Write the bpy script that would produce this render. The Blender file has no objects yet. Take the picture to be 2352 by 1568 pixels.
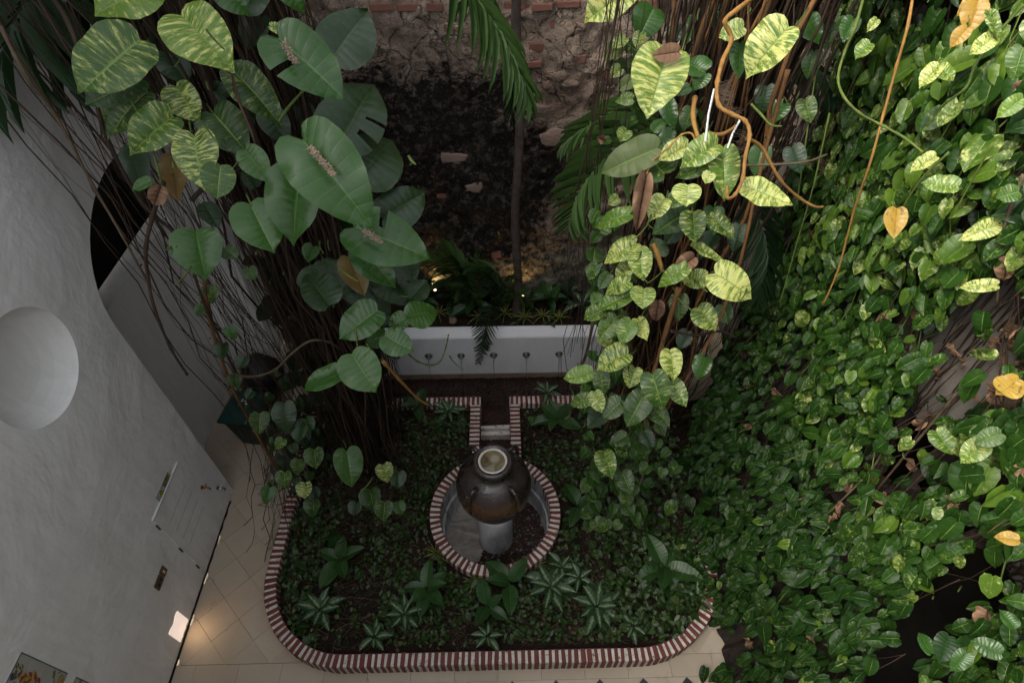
import bpy, math, random
import numpy as np
from mathutils import Vector, Matrix, noise as mn
R = random.Random(7)
rad = math.radians
S = bpy.context.scene
COL = S.collection
# ---------------------------------------------------------------- camera, world, sun, exposure
PITCH, YAW = rad(47.3), rad(1.2)
CAM = Vector((0, 0, 6))
FW = Vector((math.sin(YAW)*math.cos(PITCH), math.cos(YAW)*math.cos(PITCH), -math.sin(PITCH)))
RT = Vector((math.cos(YAW), -math.sin(YAW), 0))
UP = RT.cross(FW)
cd = bpy.data.cameras.new('camera'); cam = bpy.data.objects.new('camera', cd); COL.objects.link(cam)
cd.sensor_width = 36; cd.lens = 20.4; cd.clip_end = 200; cd.clip_start = 0.02
cam.matrix_world = Matrix(((RT.x, UP.x, -FW.x, CAM.x), (RT.y, UP.y, -FW.y, CAM.y), (RT.z, UP.z, -FW.z, CAM.z), (0, 0, 0, 1)))
S.camera = cam
SUN_DIR = Vector((-0.62, -0.22, 0.75)).normalized()      # towards the bright part of the sky
W = bpy.data.worlds.new('World'); S.world = W; W.use_nodes = True
wn = W.node_tree
sky = wn.nodes.new('ShaderNodeTexSky'); sky.sky_type = 'NISHITA'; sky.sun_disc = False
sky.sun_elevation = math.asin(SUN_DIR.z); sky.sun_rotation = math.atan2(SUN_DIR.x, SUN_DIR.y)
sky.dust_density = 5; sky.air_density = 1.0; sky.ozone_density = 1.0
hs = wn.nodes.new('ShaderNodeHueSaturation'); hs.inputs['Saturation'].default_value = 0.22
bg = wn.nodes['Background']; bg.inputs['Strength'].default_value = 0.15
wn.links.new(sky.outputs[0], hs.inputs['Color']); wn.links.new(hs.outputs[0], bg.inputs[0])
sl = bpy.data.lights.new('sun', 'SUN'); sl.energy = 1.2; sl.angle = rad(34); sl.color = (1, .91, .70)
so = bpy.data.objects.new('sun', sl); COL.objects.link(so); so.rotation_euler = SUN_DIR.to_track_quat('Z', 'Y').to_euler()
vs = S.view_settings; S.display_settings.display_device = 'sRGB'
vs.view_transform = 'Standard'; vs.look = 'None'; vs.exposure = 1.74; vs.gamma = 1; vs.use_curve_mapping = False
S.cycles.max_bounces = 6; S.cycles.diffuse_bounces = 3; S.cycles.transparent_max_bounces = 8
S.cycles.use_denoising = True
# ---------------------------------------------------------------- helpers
F = 1333.0
def ray(x, y): return FW + RT*((x-1176)/F) - UP*((y-784)/F)
def at(x, y, d): return CAM + ray(x, y)*d
def atZ(x, y, z): r = ray(x, y); return CAM + r*((z-CAM.z)/r.z)
def atX(x, y, X): r = ray(x, y); return CAM + r*((X-CAM.x)/r.x)
def atY(x, y, Y): r = ray(x, y); return CAM + r*((Y-CAM.y)/r.y)
def proj(p):
    d = p-CAM; z = d.dot(FW)
    return (1176+F*d.dot(RT)/z, 784-F*d.dot(UP)/z, z) if z > .05 else (0, 0, -1)
def inpoly(x, y, P):
    c = False; j = len(P)-1
    for i in range(len(P)):
        if (P[i][1] > y) != (P[j][1] > y) and x < (P[j][0]-P[i][0])*(y-P[i][1])/(P[j][1]-P[i][1])+P[i][0]: c = not c
        j = i
    return c
WM = {}
I4 = Matrix.Identity(4)
def link(name, data, parent=None, M=I4):
    o = bpy.data.objects.new(name, data); COL.objects.link(o); WM[o.name] = M.copy()
    if parent: o.parent = parent; o.matrix_local = WM[parent.name].inverted() @ M
    else: o.matrix_basis = M
    return o
def tag(o, label=None, cat=None, group=None, kind=None):
    if label: o['label'] = label
    if cat: o['category'] = cat
    if group: o['group'] = group
    if kind: o['kind'] = kind
    return o
def thing(name, label, cat, loc, group=None):
    return tag(link(name, None, None, Matrix.Translation(Vector(loc))), label, cat, group)
class MB:
    def __init__(s): s.v = []; s.f = []; s.uv = []; s.r = []
    def add(s, vs, fs, uvs=None, r=0.0):
        b = len(s.v); s.v += [tuple(v) for v in vs]; s.f += [tuple(i+b for i in f) for f in fs]
        s.uv += uvs if uvs else [(0, 0)]*len(vs); s.r += [r]*len(vs)
    def data(s, name, mat, smooth=False):
        me = bpy.data.meshes.new(name); me.from_pydata(s.v, [], s.f)
        ul = me.uv_layers.new(name='UVMap'); li = np.empty(len(me.loops), dtype=np.int32); me.loops.foreach_get('vertex_index', li)
        ul.data.foreach_set('uv', np.array(s.uv, dtype=np.float32)[li].ravel())
        a = me.attributes.new('rnd', 'FLOAT', 'POINT'); a.data.foreach_set('value', np.array(s.r, dtype=np.float32))
        if smooth: me.polygons.foreach_set('use_smooth', np.ones(len(me.polygons), dtype=bool))
        for m in (mat if isinstance(mat, (list, tuple)) else [mat]): me.materials.append(m)
        me.update(); return me
    def build(s, name, mat, parent=None, M=I4, smooth=False): return link(name, s.data(name, mat, smooth), parent, M)
def box(mb, c, h, rot=0.0, r=0.0, jit=0.0, ch=0.0):
    cr, sr = math.cos(rot), math.sin(rot); V = []
    for sx, sy, sz in ((-1,-1,-1),(1,-1,-1),(1,1,-1),(-1,1,-1),(-1,-1,1),(1,-1,1),(1,1,1),(-1,1,1)):
        x, y, z = sx*h[0]+R.uniform(-jit, jit), sy*h[1]+R.uniform(-jit, jit), sz*h[2]+R.uniform(-jit, jit)
        V.append((c[0]+x*cr-y*sr, c[1]+x*sr+y*cr, c[2]+z))
    mb.add(V, [(0,3,2,1),(4,5,6,7),(0,1,5,4),(1,2,6,5),(2,3,7,6),(3,0,4,7)], None, r)
def cbox(mb, h, b=.004, jit=0.0):          # chamfered top box about the origin (brick, tile)
    hx, hy, hz = h; V = []
    for z, i in ((-hz, 0), (hz-b, 0), (hz, b)):
        for sx, sy in ((-1,-1),(1,-1),(1,1),(-1,1)):
            V.append((sx*(hx-i)+R.uniform(-jit, jit), sy*(hy-i)+R.uniform(-jit, jit), z+R.uniform(-jit, jit)*.5))
    Fc = [(0,3,2,1),(8,9,10,11)]
    for k in (0, 4):
        for i in range(4): j = (i+1) % 4; Fc.append((k+i, k+j, k+4+j, k+4+i))
    mb.add(V, Fc)
def lathe(mb, prof, seg=48, c=(0, 0, 0), closed=False):
    n = len(prof); V = []; Fc = []; U = []
    for i, (r, z) in enumerate(prof):
        for k in range(seg):
            a = 2*math.pi*k/seg; V.append((c[0]+r*math.cos(a), c[1]+r*math.sin(a), c[2]+z)); U.append((k/seg, i/n))
    for i in range(n-1):
        for k in range(seg): j = (k+1) % seg; Fc.append((i*seg+k, i*seg+j, (i+1)*seg+j, (i+1)*seg+k))
    mb.add(V, Fc, U)
def tube(mb, pts, rr, seg=5, r=0.0, cap=True):
    n = len(pts); V = []; Fc = []; U = []
    ref = Vector((.31, .9, .13))
    for i, p in enumerate(pts):
        t = (pts[min(i+1, n-1)]-pts[max(i-1, 0)])
        if t.length < 1e-9: t = Vector((0, 0, 1))
        t.normalize()
        a = t.cross(ref if abs(t.dot(ref)) < .95 else Vector((1, 0, 0))).normalized(); b = t.cross(a)
        q = rr[i] if isinstance(rr, (list, tuple)) else rr
        for k in range(seg):
            g = 2*math.pi*k/seg; V.append(p+(a*math.cos(g)+b*math.sin(g))*q); U.append((k/seg, i/n))
    for i in range(n-1):
        for k in range(seg): j = (k+1) % seg; Fc.append((i*seg+k, i*seg+j, (i+1)*seg+j, (i+1)*seg+k))
    if cap: Fc.append(tuple(range(seg-1, -1, -1))); Fc.append(tuple((n-1)*seg+k for k in range(seg)))
    mb.add(V, Fc, U, r)
def wob(p, s, seed=0.0): return mn.noise_vector(Vector((p.x*s+seed, p.y*s-seed, p.z*s+seed*2)))
def frame(B, ydir, nrm, sx=1, sy=1, sz=1):
    y = ydir.normalized(); x = y.cross(nrm)
    if x.length < 1e-5: x = y.cross(Vector((.3, .5, .8)))
    x.normalize(); z = x.cross(y)
    return Matrix(((x.x*sx, y.x*sy, z.x*sz, B.x), (x.y*sx, y.y*sy, z.y*sz, B.y), (x.z*sx, y.z*sy, z.z*sz, B.z), (0, 0, 0, 1)))
# ---------------------------------------------------------------- materials
class NT:
    def __init__(s, name):
        s.m = bpy.data.materials.new(name); s.m.use_nodes = True; s.t = s.m.node_tree; s.p = s.t.nodes['Principled BSDF']; s.out = s.t.nodes['Material Output']
    def n(s, ty, ins=None, out=0, **kw):
        nd = s.t.nodes.new('ShaderNode'+ty)
        for k, v in kw.items(): setattr(nd, k, v)
        for k, v in (ins or {}).items(): s.set(nd.inputs[k], v)
        return nd.outputs[out]
    def set(s, sock, v):
        if isinstance(v, bpy.types.NodeSocket): s.t.links.new(v, sock)
        else: sock.default_value = v
    def m2(s, op, a, b=0.0, c=None):
        nd = s.t.nodes.new('ShaderNodeMath'); nd.operation = op; s.set(nd.inputs[0], a); s.set(nd.inputs[1], b)
        if c is not None: s.set(nd.inputs[2], c)
        return nd.outputs[0]
    def mr(s, v, a, b, c=0.0, d=1.0):
        nd = s.t.nodes.new('ShaderNodeMapRange')
        for k, q in zip((0, 1, 2, 3, 4), (v, a, b, c, d)): s.set(nd.inputs[k], q)
        return nd.outputs[0]
    def mix(s, f, a, b, blend='MIX'):
        nd = s.t.nodes.new('ShaderNodeMix'); nd.data_type = 'RGBA'; nd.blend_type = blend
        s.set(nd.inputs[0], f)
        for i, q in ((6, a), (7, b)): s.set(nd.inputs[i], q if isinstance(q, bpy.types.NodeSocket) else (q[0], q[1], q[2], 1))
        return nd.outputs[2]
    def noise(s, vec, scale, detail=4, rough=.55, dist=0.0, out=0):
        return s.n('TexNoise', {'Vector': vec, 'Scale': scale, 'Detail': detail, 'Roughness': rough, 'Distortion': dist}, out)
    def pos(s): return s.n('NewGeometry')
    def P(s, **kw):
        for k, v in kw.items():
            k = {'base': 'Base Color', 'rough': 'Roughness', 'spec': 'Specular IOR Level', 'metal': 'Metallic', 'nrm': 'Normal', 'coat': 'Coat Weight', 'trans': 'Transmission Weight', 'ior': 'IOR', 'em': 'Emission Color', 'es': 'Emission Strength'}[k]
            if isinstance(v, tuple) and len(v) == 3: v = (*v, 1)
            s.set(s.p.inputs[k], v)
        return s.m
    def bump(s, h, st=.3, d=.02): return s.n('Bump', {'Height': h, 'Strength': st, 'Distance': d})
def plain(name, c, rough=.6, spec=.4, metal=0.0, var=.15, scale=8, bump=.15, coat=0.0):
    t = NT(name); g = t.pos(); a = t.noise(g, scale, 5); b = t.noise(g, scale*9, 3)
    col = t.mix(t.mr(a, .3, .7), tuple(q*(1-var) for q in c), tuple(q*(1+var) for q in c))
    return t.P(base=col, rough=t.mr(b, .3, .7, rough*.85, min(1, rough*1.1)), spec=spec, metal=metal, nrm=t.bump(b, bump, .01), coat=coat)
def leaf_mat(name, g1, g2, cream=(.50, .55, .22), thr=.56, nv=9, rough=.36, silver=None, vein=(.17, .26, .07), spot=.74, tl=.22, veinf=.5, rr=.25, bst=.22, sfreq=25, sp=.4):
    t = NT(name); uv = t.n('UVMap'); sep = t.n('SeparateXYZ', {0: uv}); nd = sep.node
    u, v = nd.outputs[0], nd.outputs[1]
    oi = t.n('ObjectInfo', out=5) if False else [o for o in t.t.nodes.new('ShaderNodeObjectInfo').outputs if o.name == 'Random'][0]
    at_ = t.n('Attribute', out=2, attribute_name='rnd')
    rnd = t.m2('FRACT', t.m2('ADD', oi, at_))
    r2 = t.m2('FRACT', t.m2('MULTIPLY', rnd, 7.31)); r3 = t.m2('FRACT', t.m2('MULTIPLY', rnd, 13.7))
    au = t.m2('ABSOLUTE', u); sg = t.m2('SIGN', u)
    vec = t.n('CombineXYZ', {0: t.m2('MULTIPLY', v, sfreq), 1: t.m2('MULTIPLY', au, 1.3), 2: t.m2('ADD', t.m2('MULTIPLY', sg, 5), t.m2('MULTIPLY', rnd, 61))})
    n1 = t.noise(vec, 1, 7, .72, .25)
    vec2 = t.n('CombineXYZ', {0: t.m2('MULTIPLY', u, 2), 1: t.m2('MULTIPLY', v, 3), 2: t.m2('MULTIPLY', rnd, 90)})
    n2 = t.noise(vec2, 1.3, 6, .7)
    base = t.mix(t.m2('ADD', t.m2('MULTIPLY', r3, .65), t.m2('MULTIPLY', t.mr(n2, .3, .7), .35)), g1, g2)
    if thr < 1:
        te = t.m2('ADD', thr, t.m2('MULTIPLY', t.m2('SUBTRACT', r2, .5), rr))
        st = t.mr(n1, te, t.m2('ADD', te, .03))
        st2 = t.m2('MULTIPLY', t.mr(n1, t.m2('SUBTRACT', te, .09), te), .35)
        base = t.mix(t.m2('MULTIPLY', t.m2('MAXIMUM', st, st2), .88), base, cream)
    if silver:
        k = t.m2('MULTIPLY', t.mr(au, .12, .6, 1, 0), t.mr(t.m2('ADD', n1, t.m2('MULTIPLY', au, -.2)), .36, .5))
        base = t.mix(k, base, silver)
    if spot < 1: base = t.mix(t.mr(n2, spot, spot+.03, 0, .85), base, (.13, .07, .035))
    if nv > 8: base = t.mix(t.m2('MULTIPLY', t.mr(au, .90, 1.0), t.mr(n2, .52, .66, 0, .6)), base, (.12, .11, .03)); du = t.noise(t.pos(), 34, 5, .7); base = t.mix(t.mr(du, .5, .75, 0, .28), base, (.10, .095, .065))
    pp = t.m2('PINGPONG', t.m2('MULTIPLY', v, nv), .5)
    mrb = t.mr(au, .025, .06, 1, 0)
    vn = t.m2('MULTIPLY', t.mr(pp, .0, .05, 1, 0), t.mr(au, 0, 1, veinf, veinf*.15))
    base = t.mix(t.m2('MAXIMUM', t.m2('MULTIPLY', mrb, .75), vn), base, vein)
    h = t.m2('ADD', t.m2('MULTIPLY', t.m2('POWER', t.m2('MULTIPLY', pp, 2), .5), .6), t.m2('ADD', t.m2('MULTIPLY', n1, .25), t.mr(au, 0, .12, 0, .5)))
    t.P(base=base, rough=t.mr(n2, .3, .7, rough*.85, rough*1.4), spec=sp, nrm=t.bump(h, bst, .012))
    if tl > 0:
        tr = t.n('BsdfTranslucent', {'Color': t.mix(.5, base, t.mix(1, base, (.9, 1, .25), 'MULTIPLY'))})
        t.set(t.out.inputs[0], t.n('MixShader', {0: tl, 1: t.p.outputs[0], 2: tr}))
    return t.m
M = {}
M['var'] = leaf_mat('variegated_leaf', (.018, .058, .006), (.045, .110, .010), (.40, .44, .12), .56, nv=11, rr=.14)
M['varb'] = leaf_mat('bright_variegated_leaf', (.040, .110, .008), (.105, .19, .014), (.55, .56, .18), .53, nv=11, rr=.16)
M['vard'] = leaf_mat('dark_variegated_leaf', (.012, .042, .006), (.025, .068, .009), (.22, .27, .07), .60, nv=11, rr=.12)
M['green'] = leaf_mat('green_leaf', (.018, .062, .009), (.034, .095, .013), thr=.82, rr=.04, vein=(.085, .16, .045), rough=.27, veinf=.6, nv=11)
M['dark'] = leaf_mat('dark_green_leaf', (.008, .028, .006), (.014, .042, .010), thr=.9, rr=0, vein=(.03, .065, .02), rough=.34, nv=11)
M['olive'] = leaf_mat('olive_leaf', (.06, .09, .02), (.09, .12, .026), (.25, .27, .1), .64, rough=.45, nv=11)
M['yellow'] = leaf_mat('yellow_leaf', (.30, .17, .02), (.40, .26, .035), thr=.9, rr=0, vein=(.26, .16, .03), spot=.58)
M['yellow_shaded'] = leaf_mat('shaded_yellow_leaf', (.10, .065, .012), (.19, .115, .016), thr=.9, rr=0, vein=(.1, .07, .02), spot=.55)  # darker copy of the yellow leaf, shade put into its colour
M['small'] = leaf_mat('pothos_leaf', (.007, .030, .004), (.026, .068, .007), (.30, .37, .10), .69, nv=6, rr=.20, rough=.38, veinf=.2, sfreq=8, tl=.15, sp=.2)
M['smalld'] = leaf_mat('plain_shaded_pothos_leaf', (.006, .026, .004), (.017, .050, .007), (.26, .32, .09), .70, nv=6, rr=.2, rough=.38, veinf=.2, sfreq=8, tl=.15, sp=.2)  # plainer low leaves, also darkened to carry the shade down there
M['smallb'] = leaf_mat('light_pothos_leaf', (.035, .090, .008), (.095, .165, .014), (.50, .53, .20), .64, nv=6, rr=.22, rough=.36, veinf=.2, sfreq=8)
M['curtd'] = leaf_mat('shaded_inner_leaf', (.006, .024, .004), (.014, .040, .007), thr=2, nv=6, rough=.4, veinf=.1, tl=.1)  # deep layer's shade is put into this darker green
M['ground'] = leaf_mat('creeper_leaf', (.008, .026, .005), (.024, .052, .009), (.20, .24, .08), .66, nv=5, rr=.2, veinf=.2, tl=.12)
M['silver'] = leaf_mat('silver_leaf', (.014, .045, .014), (.022, .060, .018), thr=2, silver=(.24, .31, .20), nv=10, veinf=.2, rough=.42, tl=.1)
M['broad'] = leaf_mat('broad_leaf', (.015, .052, .012), (.028, .078, .016), thr=2, nv=13, vein=(.07, .12, .035), veinf=.35, rough=.34, tl=.1)
M['spider'] = leaf_mat('striped_leaf', (.16, .2, .04), (.26, .28, .06), thr=2, silver=(.5, .48, .18), nv=1, veinf=0)
M['palm'] = leaf_mat('palm_leaflet', (.035, .078, .018), (.065, .125, .03), thr=2, nv=1, veinf=0, vein=(.09, .15, .05), rough=.42, spot=.78)
M['palmd'] = leaf_mat('dark_palm_leaflet', (.014, .038, .014), (.025, .058, .018), thr=2, nv=1, veinf=0, vein=(.05, .09, .04), rough=.45)
M['dead'] = leaf_mat('dead_leaf', (.13, .070, .040), (.27, .16, .095), thr=2, nv=7, vein=(.1, .06, .04), rough=.8, tl=.1, bst=.7)
def bark(name, c1, c2, st=(30, 30, 2.2)):
    t = NT(name); g = t.pos(); mp = t.n('Mapping', {'Vector': g, 'Scale': st}); a = t.noise(mp, 1, 6, .7); b = t.noise(g, 2.2, 4)
    at_ = t.n('Attribute', out=2, attribute_name='rnd')
    f = t.m2('ADD', t.m2('MULTIPLY', t.mr(a, .35, .65), .6), t.m2('ADD', t.m2('MULTIPLY', at_, .5), t.m2('MULTIPLY', t.m2('SUBTRACT', b, .5), .8)))
    return t.P(base=t.mix(f, c1, c2), rough=.8, spec=.25, nrm=t.bump(a, .6, .01))
M['root'] = bark('brown_root', (.011, .008, .006), (.060, .036, .023))
M['rooto'] = bark('orange_root', (.03, .018, .012), (.19, .09, .03))
M['trunk'] = bark('dark_bark', (.008, .006, .005), (.04, .026, .018))
M['stem'] = bark('green_stem', (.035, .065, .014), (.11, .14, .03), (8, 8, 8))
M['ostem'] = bark('orange_stem', (.16, .08, .025), (.36, .19, .05), (20, 20, 9))
M['palmtrunk'] = bark('palm_bark', (.055, .042, .036), (.15, .115, .095), (12, 12, 14))
def plaster(name, c, dirt=(.30, .28, .25), amt=.35, fine=.25, mottle=.5):
    t = NT(name); g = t.pos(); a = t.noise(g, 1.1, 5, .6, .4); b = t.noise(g, 38, 3); d = t.noise(t.n('Mapping', {'Vector': g, 'Scale': (1, 2.5, .7)}), 2.6, 7, .65, .6)
    col = t.mix(t.m2('MULTIPLY', t.mr(d, .45, .78), amt), c, dirt)
    col = t.mix(t.m2('MULTIPLY', t.mr(a, .3, .7), mottle), col, tuple(q*.80 for q in c)); e_ = t.noise(t.n('Mapping', {'Vector': g, 'Scale': (3, 3, .5)}), 2.2, 6, .7); col = t.mix(t.m2('MULTIPLY', t.mr(e_, .5, .75), amt*.8), col, dirt)
    gz = t.n('SeparateXYZ', {0: g}).node.outputs[2]; col = t.mix(t.m2('MULTIPLY', t.m2('MULTIPLY', t.mr(gz, .0, .28, 1, 0), t.mr(d, .35, .65)), amt), col, tuple(q*.5 for q in dirt))
    h = t.m2('ADD', t.m2('MULTIPLY', a, 2.4), t.m2('ADD', t.m2('MULTIPLY', b, .05), t.m2('MULTIPLY', d, .22)))
    return t.P(base=col, rough=.8, spec=.25, nrm=t.bump(h, fine, .06))
M['plaster'] = plaster('white_plaster', (.84, .83, .81), (.54, .53, .51), .38, .30)
M['plasterr'] = plaster('shaded_plaster', (.19, .17, .155), (.07, .055, .045), .9, .3)  # right wall's shade is put into this dark base colour
M['doorp'] = plain('door_paint', (.60, .60, .585), .6, .3, 0, .03, 3, .04)
M['planter'] = plaster('white_render', (.74, .74, .75), (.45, .44, .42), .25, .2, .3)
M['basin'] = plaster('grey_basin_render', (.62, .625, .635), (.10, .095, .09), .6, .2)
M['void'] = plain('recess_shade', (.02, .018, .016), .9, .1)  # near-black colour stands for the deep shade inside the openings
def tilem():
    t = NT('cream_stone_tile'); g = t.pos(); a = t.noise(g, 1.6, 5, .6, .4); b = t.noise(g, 26, 5, .7); c = t.noise(g, 5, 7, .75, .5)
    r = [o for o in t.t.nodes.new('ShaderNodeObjectInfo').outputs if o.name == 'Random'][0]
    col = t.mix(r, (.38, .32, .245), (.43, .365, .285)); col = t.mix(t.mr(a, .4, .7, 0, .35), col, (.30, .22, .155)); col = t.mix(t.mr(c, .60, .72, 0, .5), col, (.17, .12, .085)); col = t.mix(t.mr(b, .62, .75, 0, .35), col, (.2, .14, .1))
    return t.P(base=col, rough=t.mr(b, .3, .7, .45, .7), spec=.35, nrm=t.bump(b, .08, .005))
M['tile'] = tilem()
M['tile_old'] = plaster('cream_stone_tile', (.46, .37, .26), (.20, .14, .09), .75, .05, .8)
M['blacktile'] = plain('black_tile', (.02, .022, .025), .4)
M['grout'] = plain('grout', (.27, .225, .17), .9, .1)
def brickm(name, c1, c2, wet=.6):
    t = NT(name); g = t.pos(); a = t.noise(g, 14, 6, .7); b = t.noise(g, 70, 4, .7)
    r = [o for o in t.t.nodes.new('ShaderNodeObjectInfo').outputs if o.name == 'Random'][0]
    col = t.mix(t.m2('ADD', t.m2('MULTIPLY', r, .5), t.m2('MULTIPLY', t.mr(a, .3, .7), .5)), c1, c2)
    col = t.mix(t.mr(b, .62, .72, 0, .5), col, (.05, .03, .025))
    return t.P(base=col, rough=wet, spec=.35, nrm=t.bump(b, .5, .006))
M['brick'] = brickm('painted_red_brick', (.085, .022, .018), (.165, .038, .028))
def wpaint():
    t = NT('white_painted_mortar'); g = t.pos(); a = t.noise(g, 22, 6, .7); b = t.noise(g, 90, 3); c = t.noise(g, 2.5, 3)
    col = t.mix(t.mr(b, .3, .7), (.64, .61, .56), (.46, .43, .38))
    col = t.mix(t.mr(a, .56, .64, 0, .9), col, (.11, .055, .04)); col = t.mix(t.mr(c, .5, .75, 0, .35), col, (.2, .17, .15))
    return t.P(base=col, rough=.7, spec=.3, nrm=t.bump(a, .4, .01))
M['wpaint'] = wpaint()
def soilm():
    t = NT('dark_soil'); g = t.pos(); a = t.noise(g, 9, 8, .75); b = t.noise(g, 80, 5, .8)
    return t.P(base=t.mix(t.mr(b, .35, .7), (.012, .008, .006), t.mix(t.mr(a, .4, .7), (.035, .022, .015), (.075, .045, .028))), rough=.9, spec=.2, nrm=t.bump(t.m2('ADD', a, b), 1, .03))
M['soil'] = soilm(); M['litter'] = bark('pale_litter', (.12, .085, .06), (.34, .26, .185), (30, 30, 30))
def pebm():
    t = NT('wet_pebble'); r = t.n('Attribute', out=2, attribute_name='rnd')
    col = t.mix(r, (.012, .006, .005), (.06, .020, .013))
    return t.P(base=col, rough=.28, spec=.35)
M['pebble'] = pebm()
M['twig'] = bark('dry_twig', (.03, .02, .013), (.13, .095, .06), (9, 9, 9))
def oldwall():
    t = NT('eroded_masonry'); g = t.pos(); sp = t.n('SeparateXYZ', {0: g}).node
    X, Z = sp.outputs[0], sp.outputs[2]
    a = t.noise(g, 2.2, 9, .68, .5); b = t.noise(g, 11, 7, .7, .3); c = t.noise(g, 45, 5, .75); d = t.noise(g, .75, 5, .6, .6)
    vo = t.n('TexVoronoi', {'Vector': t.n('VectorMath', {0: g, 1: t.n('VectorMath', {0: t.noise(g, 3, 5, .6, 0, 1), 3: .35}, 0, operation='SCALE')}, 0, operation='ADD'), 'Scale': 3.4}, 0, feature='DISTANCE_TO_EDGE')
    vo2 = t.n('TexVoronoi', {'Vector': t.n('VectorMath', {0: g, 1: t.n('VectorMath', {0: t.noise(g, 6, 5, .6, 0, 1), 3: .2}, 0, operation='SCALE')}, 0, operation='ADD'), 'Scale': 9.0}, 0, feature='DISTANCE_TO_EDGE')
    crack = t.m2('MAXIMUM', t.m2('MULTIPLY', t.mr(vo, 0, .035, 1, 0), t.mr(b, .42, .56)), t.m2('MULTIPLY', t.mr(vo2, 0, .05, .8, 0), t.mr(a, .48, .6)))
    col = t.mix(t.mr(a, .35, .65), (.35, .245, .185), (.62, .485, .38))
    col = t.mix(t.mr(b, .5, .7, 0, .7), col, (.15, .11, .09))
    col = t.mix(t.mr(c, .55, .7, 0, .5), col, (.52, .42, .35)); col = t.mix(t.m2('MULTIPLY', crack, .8), col, (.05, .032, .026))
    grey = t.mix(t.mr(b, .3, .7), (.12, .105, .08), (.45, .40, .31))
    col = t.mix(t.mr(t.m2('ADD', Z, t.m2('MULTIPLY', a, .8)), 1.75, 2.2, 1, 0), col, grey)
    # black mould: a wide stain left of the palm, its edge broken up
    dx = t.m2('MULTIPLY', t.m2('ADD', X, .62), .60); dz = t.m2('MULTIPLY', t.m2('SUBTRACT', Z, 2.45), .66)
    rr = t.m2('SQRT', t.m2('ADD', t.m2('MULTIPLY', dx, dx), t.m2('MULTIPLY', dz, dz)))
    k = t.m2('ADD', rr, t.m2('ADD', t.m2('MULTIPLY', t.m2('SUBTRACT', d, .5), 1.6), t.m2('MULTIPLY', t.m2('SUBTRACT', b, .5), 1.1)))
    k = t.mr(k, .82, 1.08, .98, 0)
    k = t.m2('MULTIPLY', k, t.m2('MULTIPLY', t.mr(c, .55, .68, 1, .75), t.mr(b, .50, .64, 1, .60)))
    col = t.mix(k, col, (.009, .008, .0075))
    h = t.m2('ADD', t.m2('MULTIPLY', a, 1.0), t.m2('ADD', t.m2('MULTIPLY', b, .7), t.m2('ADD', t.m2('MULTIPLY', c, .35), t.m2('MULTIPLY', crack, -.7))))
    return t.P(base=col, rough=.88, spec=.2, nrm=t.bump(h, 1.0, .12))
M['oldwall'] = oldwall()
M['oldbrick'] = brickm('old_red_brick', (.13, .06, .045), (.24, .11, .08), .9)
M['stone'] = M['oldwall']
M['palestone'] = plaster('pale_plaster_patch', (.27, .19, .155), (.25, .17, .14), .6, .8)
def jarm():
    t = NT('glazed_clay'); g = t.pos(); sp = t.n('SeparateXYZ', {0: g}).node; a = t.noise(g, 5, 6, .65, .5); b = t.noise(g, 55, 4); Y = sp.outputs[1]; Z = sp.outputs[2]
    q = t.noise(t.n('Mapping', {'Vector': g, 'Scale': (4, 4, 26)}), 1, 3)
    col = t.mix(t.mr(a, .35, .7), (.016, .013, .012), (.05, .036, .030))
    k = t.m2('MULTIPLY', t.mr(t.m2('ADD', Z, t.m2('MULTIPLY', a, .12)), 1.04, 1.09, 1, 0), t.mr(t.m2('ADD', Z, t.m2('MULTIPLY', a, .10)), .86, .92))
    k = t.m2('MULTIPLY', k, t.mr(Y, 2.58, 2.66, 1, 0))
    col = t.mix(t.m2('MULTIPLY', k, .5), col, (.13, .06, .022))
    col = t.mix(t.mr(b, .66, .7, 0, .5), col, (.3, .28, .26))
    return t.P(base=col, rough=t.mr(a, .3, .7, .2, .36), spec=.55, coat=.35, nrm=t.bump(t.m2('ADD', b, t.m2('ADD', t.m2('MULTIPLY', q, 1.2), a)), .55, .010))
M['jar'] = jarm()
M['limescale'] = plain('limescale', (.55, .53, .48), .5)
def waterm():
    t = NT('murky_water'); g = t.pos(); a = t.noise(g, 9, 5, .6, .8); b = t.noise(g, 60, 3)
    k = t.n('SeparateXYZ', {0: g}).node
    r = t.n('VectorMath', {0: g, 1: (-.10, 2.88, 1.27)}, 1, operation='DISTANCE')
    col = t.mix(t.mr(a, .35, .65), (.06, .045, .018), (.20, .165, .08)); col = t.mix(t.mr(t.m2('ADD', r, t.m2('MULTIPLY', a, .05)), .055, .085, .8, 0), col, (.34, .32, .26))
    return t.P(base=col, rough=.08, spec=.6, nrm=t.bump(t.m2('ADD', a, t.m2('MULTIPLY', b, .2)), .5, .01))
M['water'] = waterm()
def glassw():
    t = NT('clear_water'); g = t.pos(); nm = t.bump(t.noise(g, 22, 4, .6, .5), .5, .012); gl = t.n('BsdfGlossy', {'Roughness': .03, 'Normal': nm}); tr = t.n('BsdfTransparent', {'Color': (.80, .76, .70, 1)})
    t.set(t.out.inputs[0], t.n('MixShader', {0: t.mr(t.n('Fresnel', {'IOR': 1.33, 'Normal': nm}), 0, 1, .02, .95), 1: tr, 2: gl})); return t.m
M['clear'] = glassw()
M['spout'] = plain('weathered_bronze', (.10, .09, .075), .45, .5, .5)
M['bin'] = plain('green_plastic', (.004, .034, .026), .4, .5, 0, .1, 4, .03)
M['bind'] = plain('dark_green_plastic', (.004, .018, .014), .45, .5, 0, .1, 4, .03)
M['bag'] = plain('black_plastic', (.006, .006, .007), .35, .5, 0, .2, 9, .8)
M['white'] = plain('white_paint', (.62, .62, .61), .5, .4, 0, .05, 3, .05)
M['black'] = plain('black_ink', (.01, .01, .01), .6)
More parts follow.
